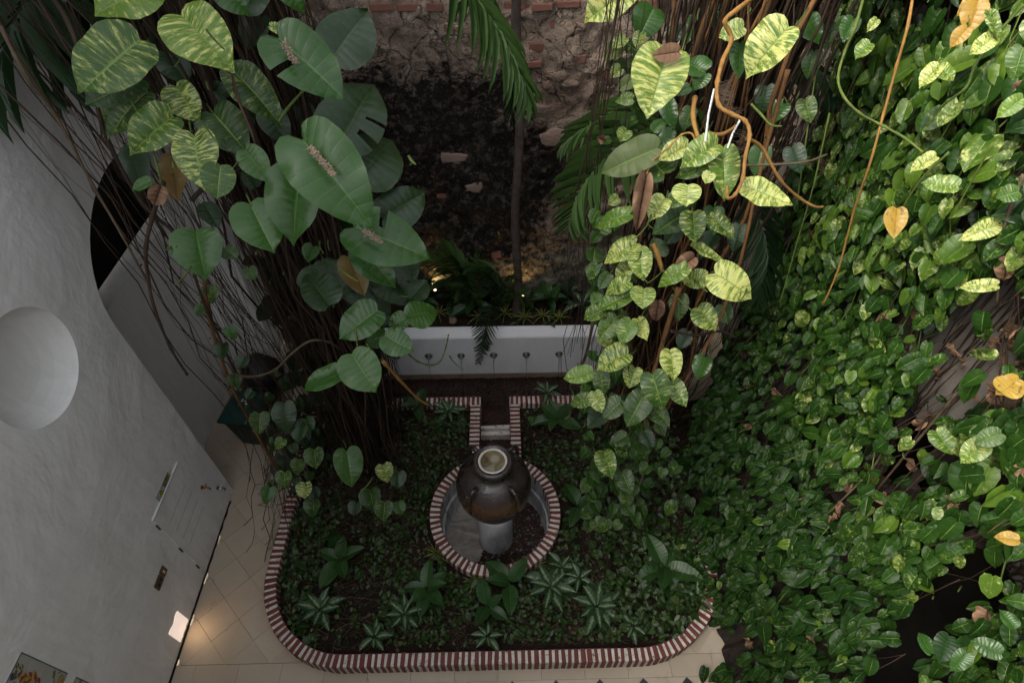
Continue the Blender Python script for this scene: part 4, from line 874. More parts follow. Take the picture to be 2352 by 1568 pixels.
# ---------------------------------------------------------------- right variegated column
rv = thing('variegated_pothos', 'variegated pothos with big cream-splashed leaves hanging in a column right of centre', 'vine', (1.6, 4.0, .1))
RL = [
(1448, -22, 1344, 37, 3.6, .85, 'big', 'varb'), (1501, 20, 1468, 86, 3.9, 1.0, 'big', 'green'), (1530, 128, 1494, 250, 3.3, .84, 'big', 'varb'), (1708, 62, 1652, 85, 3.1, .95, 'big', 'varb'), (1812, 62, 1713, 165, 3.0, .88, 'big', 'varb'),
(1700, 100, 1698, 175, 3.2, .6, 'ovate', 'green'), (1616, 165, 1572, 136, 3.5, .95, 'big', 'green'), (1622, 170, 1593, 205, 3.5, .95, 'big', 'green'), (1582, 200, 1557, 214, 3.5, .9, 'big', 'green'), (1424, 108, 1391, 136, 3.8, .8, 'big', 'olive'),
(1436, 88, 1407, 110, 3.7, .9, 'small', 'var'), (1474, 78, 1462, 108, 3.7, .9, 'small', 'var'), (1426, 158, 1404, 176, 3.8, 1, 'small', 'var'), (1452, 228, 1419, 228, 3.7, .8, 'small', 'var'), (1458, 180, 1416, 207, 3.8, .7, 'ovate', 'olive'),
(1512, 340, 1380, 396, 3.3, .62, 'big', 'olive'), (1526, 400, 1468, 337, 3.35, .85, 'big', 'vard'), (1580, 336, 1516, 361, 3.25, .78, 'big', 'varb'), (1648, 331, 1568, 374, 3.1, .80, 'big', 'varb'), (1658, 345, 1676, 434, 3.15, .68, 'big', 'varb'),
(1623, 385, 1554, 403, 3.3, .62, 'big', 'var'), (1633, 398, 1620, 421, 3.1, 1.05, 'small', 'varb'), (1580, 425, 1577, 472, 3.1, 1.35, 'big', 'varb'), (1528, 457, 1494, 499, 3.25, .9, 'big', 'varb'), (1578, 450, 1524, 470, 3.4, .8, 'big', 'var'),
(1446, 492, 1364, 509, 3.4, .55, 'big', 'varb'), (1705, 425, 1819, 466, 3.0, .62, 'big', 'varb'), (1580, 488, 1502, 532, 3.6, .72, 'big', 'vard'), (1592, 488, 1598, 549, 3.4, .9, 'big', 'var'), (1630, 496, 1690, 538, 3.4, .68, 'big', 'var'),
(1459, 560, 1386, 592, 3.5, .68, 'big', 'varb'), (1468, 570, 1478, 642, 3.45, .80, 'big', 'varb'), (1450, 606, 1416, 643, 3.6, .8, 'big', 'var'), (1445, 648, 1388, 664, 3.55, .75, 'big', 'varb'), (1479, 664, 1478, 704, 3.5, 1.25, 'big', 'varb'),
(1445, 678, 1374, 705, 3.6, .68, 'big', 'varb'), (1390, 712, 1339, 729, 3.7, .85, 'big', 'var'), (1416, 734, 1378, 776, 3.7, .88, 'big', 'var'), (1450, 735, 1428, 789, 3.65, .82, 'big', 'varb'), (1464, 732, 1485, 776, 3.7, .8, 'big', 'varb'),
(1443, 812, 1371, 842, 3.7, .88, 'big', 'var'), (1360, 856, 1295, 869, 3.9, .68, 'big', 'varb'), (1458, 846, 1447, 889, 3.8, .98, 'big', 'var'), (1378, 853, 1387, 905, 3.9, .75, 'big', 'vard'), (1539, 804, 1552, 868, 3.7, .82, 'big', 'varb'),
(1499, 860, 1522, 938, 3.6, .8, 'big', 'var'), (1541, 872, 1576, 932, 3.75, .68, 'big', 'var'), (1354, 914, 1309, 927, 4.0, .75, 'big', 'var'), (1366, 899, 1382, 946, 3.9, .8, 'big', 'var'), (1428, 920, 1386, 961, 3.9, .85, 'big', 'vard'),
(1478, 909, 1443, 972, 3.85, .8, 'big', 'vard'), (1500, 935, 1536, 974, 4.0, .8, 'big', 'vard'), (1575, 615, 1511, 650, 3.4, .6, 'big', 'varb'), (1620, 640, 1566, 640, 3.5, .9, 'big', 'var'), (1643, 628, 1729, 678, 3.3, .86, 'big', 'varb'), (1640, 655, 1660, 612, 3.6, .8, 'ovate', 'green'),
(1604, 706, 1645, 754, 3.7, .95, 'big', 'var'), (1590, 565, 1672, 600, 3.5, .32, 'big', 'varb'), (1387, 1037, 1405, 1092, 4.6, .84, 'big', 'var'), (1430, 1085, 1448, 1130, 4.7, .9, 'big', 'vard'), (1420, 1020, 1440, 1050, 4.8, .9, 'ovate', 'var'),
(1376, 700, 1362, 668, 3.9, .9, 'ovate', 'var'), (1400, 630, 1376, 662, 3.8, .8, 'ovate', 'vard'), (1362, 600, 1370, 560, 4.1, .9, 'ovate', 'vard'), (1365, 622, 1352, 640, 3.9, 1.1, 'small', 'var'), (1400, 790, 1372, 770, 3.9, .9, 'ovate', 'var'), (1520, 590, 1500, 545, 3.9, .8, 'big', 'vard'),
(1560, 520, 1530, 560, 3.9, .9, 'big', 'dark'), (1640, 540, 1610, 590, 3.9, .8, 'big', 'dark'), (1400, 535, 1375, 520, 3.8, .8, 'ovate', 'vard'), (1420, 455, 1398, 470, 3.7, .9, 'small', 'var'), (1440, 300, 1425, 325, 3.7, .9, 'small', 'var'),
(1390, 940, 1350, 980, 4.4, .8, 'ovate', 'dark'), (1480, 990, 1500, 1030, 4.6, .8, 'ovate', 'dark'), (1440, 1000, 1400, 1020, 4.6, .8, 'ovate', 'vard'), (1560, 440, 1600, 470, 3.7, .8, 'big', 'green'), (1500, 300, 1530, 270, 3.9, .8, 'ovate', 'green'), (1545, 300, 1510, 340, 3.8, .7, 'ovate', 'green'), (1530, 230, 1548, 290, 3.9, .6, 'ovate', 'green')]
for (a, b, c, d_, D, w, sh, m) in RL: hero(rv, a, b, c, d_, D, w, sh, m, pet=.8)
for (x, y, a, L_, D, m) in ((1600, 40, 1.9, 60, 3.9, 'green'), (1640, 20, 1.2, 55, 3.8, 'vard'), (1850, 40, 1.0, 60, 3.7, 'green'), (1870, 120, 1.8, 55, 3.8, 'vard'), (1560, 60, 2.1, 50, 4.0, 'dark'), (1760, 200, 1.7, 55, 3.9, 'dark'), (1800, 240, 2.2, 50, 3.8, 'green'), (1850, 230, 1.3, 50, 3.9, 'vard'), (1590, 250, 2.0, 50, 3.8, 'vard'), (1750, 340, 1.8, 55, 3.8, 'green'), (1820, 340, 1.2, 50, 3.9, 'dark'), (1640, 480, 1.5, 55, 3.7, 'green'), (1700, 520, 1.9, 50, 3.9, 'dark'), (1560, 680, 1.6, 50, 4.0, 'vard'), (1620, 820, 1.9, 50, 4.1, 'green'), (1660, 700, 1.3, 45, 4.2, 'vard'), (1580, 760, 2.0, 45, 4.2, 'dark'), (1690, 640, 2.2, 42, 4.2, 'green'), (1760, 30, 1.5, 60, 3.9, 'green'), (1900, 60, 1.6, 50, 3.9, 'vard')):
    hero(rv, x, y, x+L_*math.cos(a), y+L_*math.sin(a), D, .85, 'big', m, pet=.6)
for (x0, x1, y0, y1, n, D0, D1) in ((1345, 1470, 820, 1200, 95, 4.3, 5.5), (1420, 1560, 960, 1200, 34, 4.6, 5.4), (1360, 1440, 480, 860, 40, 3.9, 4.3), (1400, 1500, 20, 330, 16, 3.8, 4.1)):
    for i in range(n):
        x, y = R.uniform(x0, x1), R.uniform(y0, y1); s = R.uniform(15, 27); a = R.uniform(.3, 2.9)
        f = (y-y0)/(y1-y0); hero(rv, x, y, x+s*math.cos(a), y+s*(.35+.8*math.sin(a)), D0+(D1-D0)*f+R.uniform(-.15, .15), R.uniform(.8, 1.1), 'small', R.choice(['small', 'small', 'vard', 'small']), 0)
roots(rv, 18, (1.15, 2.15), (3.6, 4.35), (1.1, 2.0), (3.7, 4.3), 'rooto', .006, .019, amp=.16, seed=300)
roots(rv, 80, (1.1, 2.3), (3.7, 4.5), (1.1, 2.1), (3.8, 4.5), 'root', .005, .014, amp=.14, seed=330, part=True)
roots(rv, 150, (1.05, 2.6), (3.8, 4.6), (1.0, 2.2), (3.8, 4.6), 'root', .0025, .005, amp=.1, seed=370, part=False)
roots(rv, 14, (.62, .85), (3.55, 3.8), (.5, .95), (3.7, 4.0), 'root', .0025, .005, amp=.1, seed=420, part=True, zbr=(.7, 2.4))
for pts, r_, m in (
    ([(1735, -10, 3.1), (1690, 25, 3.0), (1665, 50, 3.0), (1680, 90, 3.05), (1660, 140, 3.0), (1648, 190, 2.95), (1650, 240, 2.9), (1680, 262, 2.9), (1712, 278, 2.9), (1722, 310, 2.9), (1712, 360, 2.9), (1706, 410, 2.9), (1690, 445, 2.9), (1672, 455, 2.95), (1670, 430, 3)], .0125, 'ostem'),
    ([(1596, 225, 3.4), (1592, 270, 3.3), (1603, 315, 3.2)], .015, 'ostem'), ([(1628, 307, 3.2), (1660, 308, 3.2), (1690, 290, 3.2)], .012, 'ostem'),
    ([(1716, 318, 3.0), (1750, 340, 3.1), (1790, 410, 3.2), (1830, 450, 3.3), (1870, 474, 3.35), (1890, 475, 3.4)], .010, 'ostem'),
    ([(1700, 380, 3.4), (1780, 378, 3.3), (1850, 372, 3.3), (1900, 355, 3.4)], .008, 'twig'), ([(1726, 240, 3.2), (1750, 265, 3.1), (1770, 287, 3.1), (1795, 290, 3.1)], .007, 'stem'),
    ([(1600, 340, 3.2), (1590, 308, 3.2), (1565, 310, 3.2), (1540, 335, 3.2), (1500, 370, 3.3), (1485, 400, 3.3)], .006, 'ostem'),
    ([(1810, 160, 3.3), (1770, 300, 3.5), (1740, 420, 3.7), (1700, 600, 3.9), (1640, 760, 4.1), (1560, 900, 4.3)], .013, 'rooto'),
    ([(1540, 760, 3.9), (1600, 770, 4.0), (1650, 760, 4.1), (1690, 775, 4.2)], .010, 'root'), ([(1560, 660, 3.9), (1530, 760, 4.0), (1500, 860, 4.1)], .020, 'rooto'),
    ([(1500, 560, 3.6), (1512, 590, 3.6), (1522, 625, 3.6)], .018, 'ostem'), ([(1480, 1500-550, 4.5), (1485, 1060, 4.9), (1450, 1160, 5.2)], .010, 'twig'),
    ([(1400, 780, 4.0), (1365, 860, 4.4), (1310, 885, 4.7), (1340, 930, 4.8), (1370, 950, 4.8)], .008, 'twig'), ([(1362, 740, 4.2), (1340, 830, 4.4), (1300, 870, 4.6)], .012, 'root')):
    stem(rv, pts, r_, m)
for (x0, y0, x1, y1) in ((1640, 205, 1620, 325), (1700, 275, 1671, 340)):
    mb = MB(); tube(mb, [at(x0, y0, 3.0), at((x0+x1)/2-3, (y0+y1)/2, 2.98), at(x1, y1, 3.0)], .0055, 5); mb.build('white_tie', M['white'], rv)
# hairy rootlets of the hanging loop
mb = MB()
for (ax, ay, bx, by, sx) in ((1650, 190, 1650, 240, 1), (1650, 240, 1690, 265, .5), (1722, 300, 1706, 410, -1)):
    for i in range(60):
        t = R.random(); p = at(ax+(bx-ax)*t, ay+(by-ay)*t, 2.91); q = p+RT*sx*R.uniform(.03, .09)+UP*R.uniform(-.04, .03); tube(mb, [p, (p+q)/2+UP*.006, q], .0009, 3)
o = mb.build('rootlets', M['twig'], rv); o['kind'] = 'stuff'
# ---------------------------------------------------------------- right pothos curtain
def sstep(a, b, x): t = max(0, min(1, (x-a)/(b-a))); return t*t*(3-2*t)
def XS(y, z):
    v = np.interp(z, [0, .3, 1, 2, 4, 7], [1.72, 1.98, 2.30, 2.58, 2.80, 2.85])
    return v+.16*mn.noise(Vector((y*1.1, z*1.1, 2)))+.07*mn.noise(Vector((y*3, z*3, 5)))
DENSE = [(1905, -200), (2700, -200), (2700, 1900), (1600, 1900), (1612, 1568), (1625, 1460), (1655, 1390), (1590, 1300), (1530, 1180), (1560, 1100), (1590, 1000), (1610, 920), (1650, 830), (1700, 730), (1740, 620), (1790, 500), (1830, 400), (1880, 300), (1915, 150), (1935, 60)]
BARE = [(2130, 800), (2200, 690), (2400, 560), (2400, 930), (2240, 960), (2160, 1000), (2060, 1120), (2040, 1080), (2090, 930)]
GAP = [(1990, 1568), (2060, 1420), (2130, 1330), (2240, 1260), (2400, 1290), (2400, 1350), (2300, 1370), (2220, 1420), (2150, 1500), (2060, 1640), (1960, 1640)]
GAP2 = [(1620, 1400), (1760, 1330), (1900, 1440), (1960, 1560), (1900, 1640), (1610, 1640)]
cv = thing('pothos_curtain', 'dense curtain of small variegated pothos leaves covering the right wall down to the paving', 'vine', (2.4, 3.0, .1))
cand = []
def curt(n, y0, y1, z0, z1, back, s0, s1, prob_bare=.10, prob_gap=.03, deep=0):
    for i in range(n):
        y, z = R.uniform(y0, y1), R.uniform(z0, z1); x = XS(y, z)+R.uniform(-.06, .14)+back
        p = Vector((x, y, z)); px, py, d = proj(p)
        if d > 0 and -60 < px < 2420 and -60 < py < 1630:
            if not inpoly(px, py, DENSE): continue
            if inpoly(px, py, BARE) and R.random() > prob_bare: continue
            if inpoly(px, py, GAP) and R.random() > prob_gap: continue
            if inpoly(px, py, GAP2) and R.random() > .85: continue
            cl = mn.noise(Vector((y*2.3, z*2.3, 11)))
            if cl < -.22 and R.random() < .8: continue
        elif y < .9 and R.random() < .5: continue
        sl = .5 if z > 2 else .8
        lw_ = sstep(3.4, 1.4, z) if False else max(0, min(1, (3.4-z)/1.8)); n_ = Vector((-.85+.32*lw_, -.35, .50+.30*lw_))+Vector((R.gauss(0, .30), R.gauss(0, .30), R.gauss(0, .25))); n_.normalize()
        t_ = Vector((R.gauss(-.45-.4*lw_, .3), R.gauss(-.45, .55), -1+.45*lw_+R.gauss(0, .3))); t_ = t_-n_*t_.dot(n_)
        if t_.length < .2: continue
        s = R.uniform(s0, s1)*(1.12 if z > 3 else 1)*(R.uniform(1.2, 1.5) if R.random() < .08 else 1)
        M_ = frame(p, t_, n_, s*R.uniform(.68, .95), s, s*R.uniform(.4, 1.5))
        cand.append((s/max(d, .5) if d > 0 and -20 < px < 2372 and -20 < py < 1588 and not deep else 0, M_, R.random(), z, px, py))
curt(7400, .25, 5.55, .02, 4.4, 0, .065, .125)
curt(2100, .6, 5.5, 4.2, 6.6, 0, .085, .145)
curt(1500, .3, 5.55, .02, 4.8, .20, .08, .13, .05, .01, 1)
cand.sort(key=lambda c: -c[0])
top, rest = cand[:285], cand[285:]
LEAFN = 0
for k, (q, M_, r_, z, px, py) in enumerate(top):
    m = 'small'
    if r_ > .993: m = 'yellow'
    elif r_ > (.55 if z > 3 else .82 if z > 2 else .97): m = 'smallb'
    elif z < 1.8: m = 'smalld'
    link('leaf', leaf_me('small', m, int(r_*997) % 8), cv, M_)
def mass(name, par, items, shape, mats, nvar=8):
    """many leaves joined: items = (matrix, rnd, material index)"""
    outs = []
    for mi, mname in enumerate(mats):
        sub = [it for it in items if it[2] == mi]
        if not sub: continue
        VV, FF, UU, RR = [], [], [], []; base = 0; sizes = []
        for v in range(nvar):
            me = leaf_me(shape, mname, v); nv = len(me.vertices); co = np.empty(nv*3, np.float32); me.vertices.foreach_get('co', co); co = co.reshape(-1, 3)
            li = np.empty(len(me.loops), np.int32); me.loops.foreach_get('vertex_index', li)
            uv = np.empty(len(me.loops)*2, np.float32); me.uv_layers[0].data.foreach_get('uv', uv); uv = uv.reshape(-1, 2)
            ls = np.array([p.loop_total for p in me.polygons], np.int32)
            its = [it for i, it in enumerate(sub) if i % nvar == v]
            if not its: continue
            A = np.array([[list(r)[:3] for r in it[0].to_3x3()] for it in its], np.float32); T = np.array([list(it[0].translation) for it in its], np.float32)
            W_ = np.einsum('nij,vj->nvi', A, co)+T[:, None, :]
            VV.append(W_.reshape(-1, 3)); RR.append(np.repeat(np.array([it[1] for it in its], np.float32), nv))
            FF.append((li[None, :]+(np.arange(len(its))*nv)[:, None]+base).ravel()); base += nv*len(its)
            UU.append(np.tile(uv, (len(its), 1))); sizes.append(np.tile(ls, len(its)))
        V = np.concatenate(VV); L_ = np.concatenate(FF).astype(np.int32); U = np.concatenate(UU); Z = np.concatenate(sizes); RRv = np.concatenate(RR)
        me = bpy.data.meshes.new(name); me.vertices.add(len(V)); me.vertices.foreach_set('co', V.ravel()); me.loops.add(len(L_)); me.loops.foreach_set('vertex_index', L_)
        me.polygons.add(len(Z)); st = np.concatenate(([0], np.cumsum(Z)[:-1])).astype(np.int32); me.polygons.foreach_set('loop_start', st); me.polygons.foreach_set('loop_total', Z)
        ul = me.uv_layers.new(name='UVMap'); ul.data.foreach_set('uv', U.ravel()); a = me.attributes.new('rnd', 'FLOAT', 'POINT'); a.data.foreach_set('value', RRv)
        me.polygons.foreach_set('use_smooth', np.ones(len(Z), bool)); me.materials.append(M[mname]); me.update(); me.validate()
        o = link(name, me, par); o['kind'] = 'stuff'; outs.append(o)
    return outs
its = []
for (q, M_, r_, z, px, py) in rest:
    mi = 0
    if q == 0: mi = 3
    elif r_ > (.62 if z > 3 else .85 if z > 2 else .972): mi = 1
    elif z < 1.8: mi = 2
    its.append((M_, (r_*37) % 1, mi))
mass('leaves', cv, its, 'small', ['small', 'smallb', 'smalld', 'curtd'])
# stems, roots, dark backing for the gaps, dry leaves
mbs = MB(); mbd = MB()
for i in range(420):
    y, z = R.uniform(.3, 5.5), R.uniform(.6, 6.5)
    gx, gy, gd = proj(Vector((XS(y, z), y, max(0, z-.6))))
    if inpoly(gx, gy, GAP) or (gd < 0) or (y < 2.6 and z < 1.6): continue
    ln = R.uniform(.5, 1.8); dy = R.gauss(-.15, .35); pts = []
    off = R.uniform(-.02, .25)
    for k in range(9):
        t = k/8; zz = max(.03, z-ln*t); yy = y+dy*ln*t+.05*mn.noise(Vector((i, t*3, 0))); pts.append(Vector((XS(yy, zz)+off+.04*mn.noise(Vector((i, t*3, 9))), yy, zz)))
    if off < .08 and i % 4 == 0: tube(mbs, pts, R.uniform(.003, .0055), 5, R.random())
    else: tube(mbd, pts, R.uniform(.002, .005), 4, R.random())
mbs.build('stems', M['stem'], cv, smooth=True)['kind'] = 'stuff'
mbd.build('roots', M['root'], cv, smooth=True)['kind'] = 'stuff'
mb = MB(); N1, N2 = 120, 130; V = []; Fc = []; OKV = []
for j in range(N2+1):
    for i in range(N1+1):
        y, z = .3+5.3*i/N1, .02+6.6*j/N2; p = Vector((min(3.04, XS(y, z)+.27+.10*mn.noise(Vector((y*5, z*2.5, 7)))+.05*mn.noise(Vector((y*16, z*7, 7)))), y, z)); px, py, d = proj(p)
        V.append(p); OKV.append(not (d > 0 and -60 < px < 2420 and -60 < py < 1630) or (inpoly(px, py, DENSE) and not inpoly(px, py, BARE) and not inpoly(px, py, GAP)))
for j in range(N2):
    for i in range(N1):
        q = j*(N1+1)+i; f = (q, q+1, q+N1+2, q+N1+1)
        if all(OKV[k] for k in f) and mn.noise(Vector((i*.31, j*.22, 3))) > -.42: Fc.append(f)
mb.add(V, Fc); mb.build('dark_gap_backing', M['trunk'], cv)['kind'] = 'stuff'  # dark sheet added behind the leaves so their gaps turn black
mb = MB()
for i in range(520):
    y, z = R.uniform(.4, 5.6), R.uniform(.1, 6.8); ln = R.uniform(.8, 2.6)
    if y < 2.85: z = max(z, 2.6); ln = min(ln, z-2.45)
    if ln < .1: continue
    x = 3.085-R.uniform(0, .05); dy = R.gauss(0, .08)
    tube(mb, [Vector((x-.02*mn.noise(Vector((i, k, 0))), y+dy*k/6+.03*mn.noise(Vector((i, k*.7, 4))), max(.05, z-ln*k/6))) for k in range(7)], R.uniform(.002, .007), 4, R.random())
mb.build('wall_roots', M['root'], cv, smooth=True)['kind'] = 'stuff'
for pts, r_, m in (
    ([(2100, -30, 3.3), (2085, 60, 3.3), (2060, 150, 3.4), (2030, 260, 3.5), (2000, 370, 3.6), (1960, 490, 3.9), (1925, 620, 4.2), (1890, 700, 4.4)], .009, 'ostem'),
    ([(1990, -30, 3.4), (1965, 60, 3.4), (1940, 120, 3.5), (1925, 180, 3.5), (1940, 225, 3.4), (1975, 260, 3.4), (2020, 285, 3.4), (2075, 315, 3.3), (2120, 350, 3.2)], .009, 'stem'),
    ([(2352, 10, 2.8), (2290, 80, 2.9), (2240, 150, 3.0), (2220, 200, 3.0), (2170, 240, 3.1), (2130, 290, 3.2)], .008, 'stem'), ([(2280, 330, 3.0), (2230, 420, 3.2), (2180, 510, 3.4)], .005, 'stem'),
    ([(2180, 350, 3.1), (2110, 420, 3.3), (2050, 520, 3.6), (2000, 610, 3.8)], .007, 'stem'), ([(2352, 400, 2.9), (2320, 480, 3.0), (2300, 560, 3.1), (2290, 700, 3.3)], .010, 'twig'),
    ([(1905, 260, 3.9), (1870, 420, 4.1), (1830, 560, 4.4), (1790, 700, 4.7)], .006, 'stem'), ([(1880, 120, 3.8), (1850, 330, 4.0), (1830, 470, 4.2)], .006, 'stem'),
    ([(1800, 1060, 4.9), (1850, 1040, 4.8), (1900, 1020, 4.7), (1925, 995, 4.6)], .006, 'stem'), ([(2040, 1010, 4.1), (2000, 1080, 4.3), (1900, 1180, 4.6)], .009, 'twig'), ([(2200, 900, 3.7), (2100, 1020, 4.0), (2010, 1130, 4.4)], .010, 'twig')):
    stem(cv, pts, r_, m)
for (a, b, c, d_, D, w, sh, m) in ((2246, 2, 2226, 74, 2.9, .8, 'ovate', 'yellow'), (2222, 64, 2184, 106, 2.85, .8, 'ovate', 'yellow'), (2258, -10, 2200, 30, 3.0, .8, 'ovate', 'yellow'), (2158, 152, 2113, 194, 2.9, .8, 'big', 'varb'), (2158, 156, 2194, 180, 2.9, .95, 'big', 'varb'), (2200, 428, 2118, 418, 3.0, .7, 'big', 'varb'),
    (2285, 85, 2230, 124, 2.8, .72, 'big', 'varb'), (2270, 28, 2300, 82, 2.8, .4, 'big', 'var'), (2340, 440, 2290, 455, 2.9, 1, 'big', 'var'), (2150, 360, 2092, 388, 3.2, .7, 'big', 'varb'), (1960, 45, 1940, 90, 3.5, .8, 'big', 'green'), (2015, 45, 1995, 70, 3.4, .8, 'big', 'varb'), (2000, 100, 1965, 130, 3.4, 1.1, 'big', 'varb'),
    (2060, 480, 2055, 540, 3.4, .7, 'ovate', 'yellow'), (2292, 515, 2218, 545, 3.1, .6, 'big', 'varb'), (2290, 655, 2205, 660, 3.2, .5, 'big', 'varb'), (2300, 900, 2345, 870, 2.9, 1.2, 'ovate', 'yellow'), (2340, 870, 2290, 905, 2.9, .8, 'ovate', 'yellow'), (2300, 995, 2240, 1020, 3.0, .8, 'big', 'var'), (2260, 1020, 2210, 1060, 3.1, .8, 'big', 'varb'), (2150, 990, 2190, 1040, 3.3, .8, 'big', 'var'), (2350, 110, 2330, 175, 2.7, .8, 'big', 'var'), (2350, 225, 2290, 270, 2.75, .7, 'big', 'varb'),
    (2340, 1240, 2285, 1230, 2.9, .8, 'ovate', 'yellow'), (2330, 1440, 2300, 1400, 2.8, .9, 'big', 'green'), (2300, 1500, 2230, 1470, 2.9, .8, 'big', 'green'), (2220, 1500, 2190, 1540, 3.0, .7, 'big', 'green'), (2140, 1500, 2110, 1450, 3.1, .7, 'big', 'green'), (2180, 1460, 2160, 1520, 3.1, .7, 'ovate', 'dark')):
    hero(cv, a, b, c, d_, D, w, sh, m, pet=.5)
for i in range(120):
    y, z = R.uniform(1, 5), R.uniform(.4, 5.8); p = Vector((XS(y, z)+R.uniform(0, .15), y, z)); px, py, d = proj(p)
    if not inpoly(px, py, DENSE): continue
    n_ = Vector((-1, R.gauss(0, .6), R.gauss(.4, .6))).normalized(); s = R.uniform(.07, .15)
    link('dry_leaf', leaf_me('curl', 'dead', i % 4), cv, frame(p, Vector((R.gauss(0, .6), R.gauss(0, .7), -1)), n_, s*.9, s, s))
for i in range(70):
    x, y = R.uniform(2000, 2352), R.uniform(560, 1120)
    if not inpoly(x, y, BARE): continue
    p = atX(x, y, 3.05-R.uniform(0, .05)); s = R.uniform(.05, .13)
    link('dry_leaf', leaf_me('curl', 'dead', i % 4), cv, frame(p, Vector((0, R.gauss(0, .7), -1)), Vector((-1, 0, R.gauss(0, .5))).normalized(), s*.9, s, s))
# dead leaves lying on the big ones: each its own thing
for k, (x, y, D, L_, a, lb) in enumerate(((1484, 405, 3.15, 125, 1.75, 'long curled dry brown leaf hanging beside the variegated leaves'), (1560, 120, 3.2, 62, 3.0, 'flat curled brown leaf lying on the big pale variegated leaf'), (1595, 590, 3.4, 60, 2.5, 'crumpled brown dead leaf caught among the orange roots'), (370, 425, 2.85, 55, 1.9, 'crumpled brown dead leaf in the left root curtain under the small green leaf'), (1512, 690, 3.8, 50, 1.7, 'dried brown leaf stuck upright against the root column'), (1372, 315, 3.7, 26, .4, 'small dead leaf in front of the brick wall by the palm frond'))):
    B = at(x, y, D); T = at(x+L_*math.cos(a), y+L_*math.sin(a), D*1.01)
    o = link('dead_leaf', leaf_me('curl' if k != 1 else 'ovate', 'dead', k % 4), None, frame(B, T-B, (CAM-B).normalized(), (T-B).length*(.42 if k == 0 else .9), (T-B).length, (T-B).length*.8)); tag(o, lb, 'dead leaf')
def debris(x0, y0, x1, y1, D, n, lb, nrm_off=.012):
    mb = MB()
    for i in range(int(n*.8)):
        t = R.random(); p = at(x0+(x1-x0)*t+R.gauss(0, 3.4), y0+(y1-y0)*t+R.gauss(0, 3.4)*(1.2-t), D-.02)
        d = Vector((R.gauss(0, 1), R.gauss(0, 1), R.gauss(0, .5))).normalized()*R.uniform(.008, .026); w = wob(p, 30)*.006
        tube(mb, [p-d/2, p+w, p+d/2], R.uniform(.0012, .004), 4, R.random())
    tag(mb.build('leaf_litter', M['litter']), lb, 'litter', None, 'stuff')
debris(652, 98, 680, 145, 2.52, 110, 'dry brown litter lying along the midrib of the notched green leaf')
debris(712, 338, 768, 402, 2.47, 190, 'thick strip of dry brown litter on the largest green leaf')
debris(838, 530, 876, 556, 2.86, 90, 'dry litter on the lowest big dark green leaf')
# ---------------------------------------------------------------- palms
def frond(par, pts, L0, n, mat, r_=.008, droopv=.5, w=1.0, name='frond', ang=55, asym=0.0, z0=.12):
    """rachis polyline (world) with leaflets as sub-parts"""
    Q = []
    for i in range(len(pts)-1):
        p0 = pts[max(i-1, 0)]; p1 = pts[i]; p2 = pts[i+1]; p3 = pts[min(i+2, len(pts)-1)]
        for k in range(5):
            t = k/5; Q.append(.5*((2*p1)+(p2-p0)*t+(2*p0-5*p1+4*p2-p3)*t*t+(3*p1-p0-3*p2+p3)*t**3))
    Q.append(pts[-1]); mb = MB(); tube(mb, Q, [r_*(1-.8*i/len(Q)) for i in range(len(Q))], 6); fr = mb.build(name, M['stem'], par, smooth=True)
    m = len(Q)
    for i in range(n):
        t = z0+(1-z0)*i/(n-1); f = t*(m-1); j = min(int(f), m-2); p = Q[j]+(Q[j+1]-Q[j])*(f-j); tan = (Q[min(j+1, m-1)]-Q[j]).normalized()
        up = Vector((0, 0, 1)); side = tan.cross(up)
        if side.length < .2: side = tan.cross(Vector((0, -1, .2)))
        side.normalize(); nn = side.cross(tan).normalized()
        Ls = L0*(.45+.55*math.sin(math.pi*min(1, .15+.85*t)))*(1.15-.35*t)
        for s in (-1, 1):
            a = rad(ang*(1-.5*t)+R.gauss(0, 4)); d = (tan*math.cos(a)+side*s*math.sin(a)-Vector((0, 0, 1))*droopv*R.uniform(.6, 1.3)*.6+nn*.15).normalized()
            L_ = Ls*R.uniform(.88, 1.08)
            link('leaflet', leaf_me('leaflet', mat, R.randrange(3)), fr, frame(p, d, (nn+side*s*-.3).normalized(), L_*w, L_, L_))
    return fr
pt = thing('palm', 'tall thin-trunked palm growing from the white planter against the brick wall', 'palm', atY(1186, 722, 5.42))
b_ = atY(1186, 722, 5.42); t_p = atY(1191, -60, 5.30)
mb = MB(); pts = [b_+(t_p-b_)*(k/24)+Vector((.02*math.sin(k*.5), 0, 0)) for k in range(25)]; Q = []; rr_ = []
for i in range(97):
    f = i/4; j = min(int(f), 23); Q.append(pts[j]+(pts[j+1]-pts[j])*(f-j)); rr_.append((.052-.012*i/96)*(1.10 if i % 8 == 0 else 1)+(.02*(1-i/6) if i < 6 else 0))
tube(mb, Q, rr_, 14); mb.build('trunk', M['palmtrunk'], pt, smooth=True)
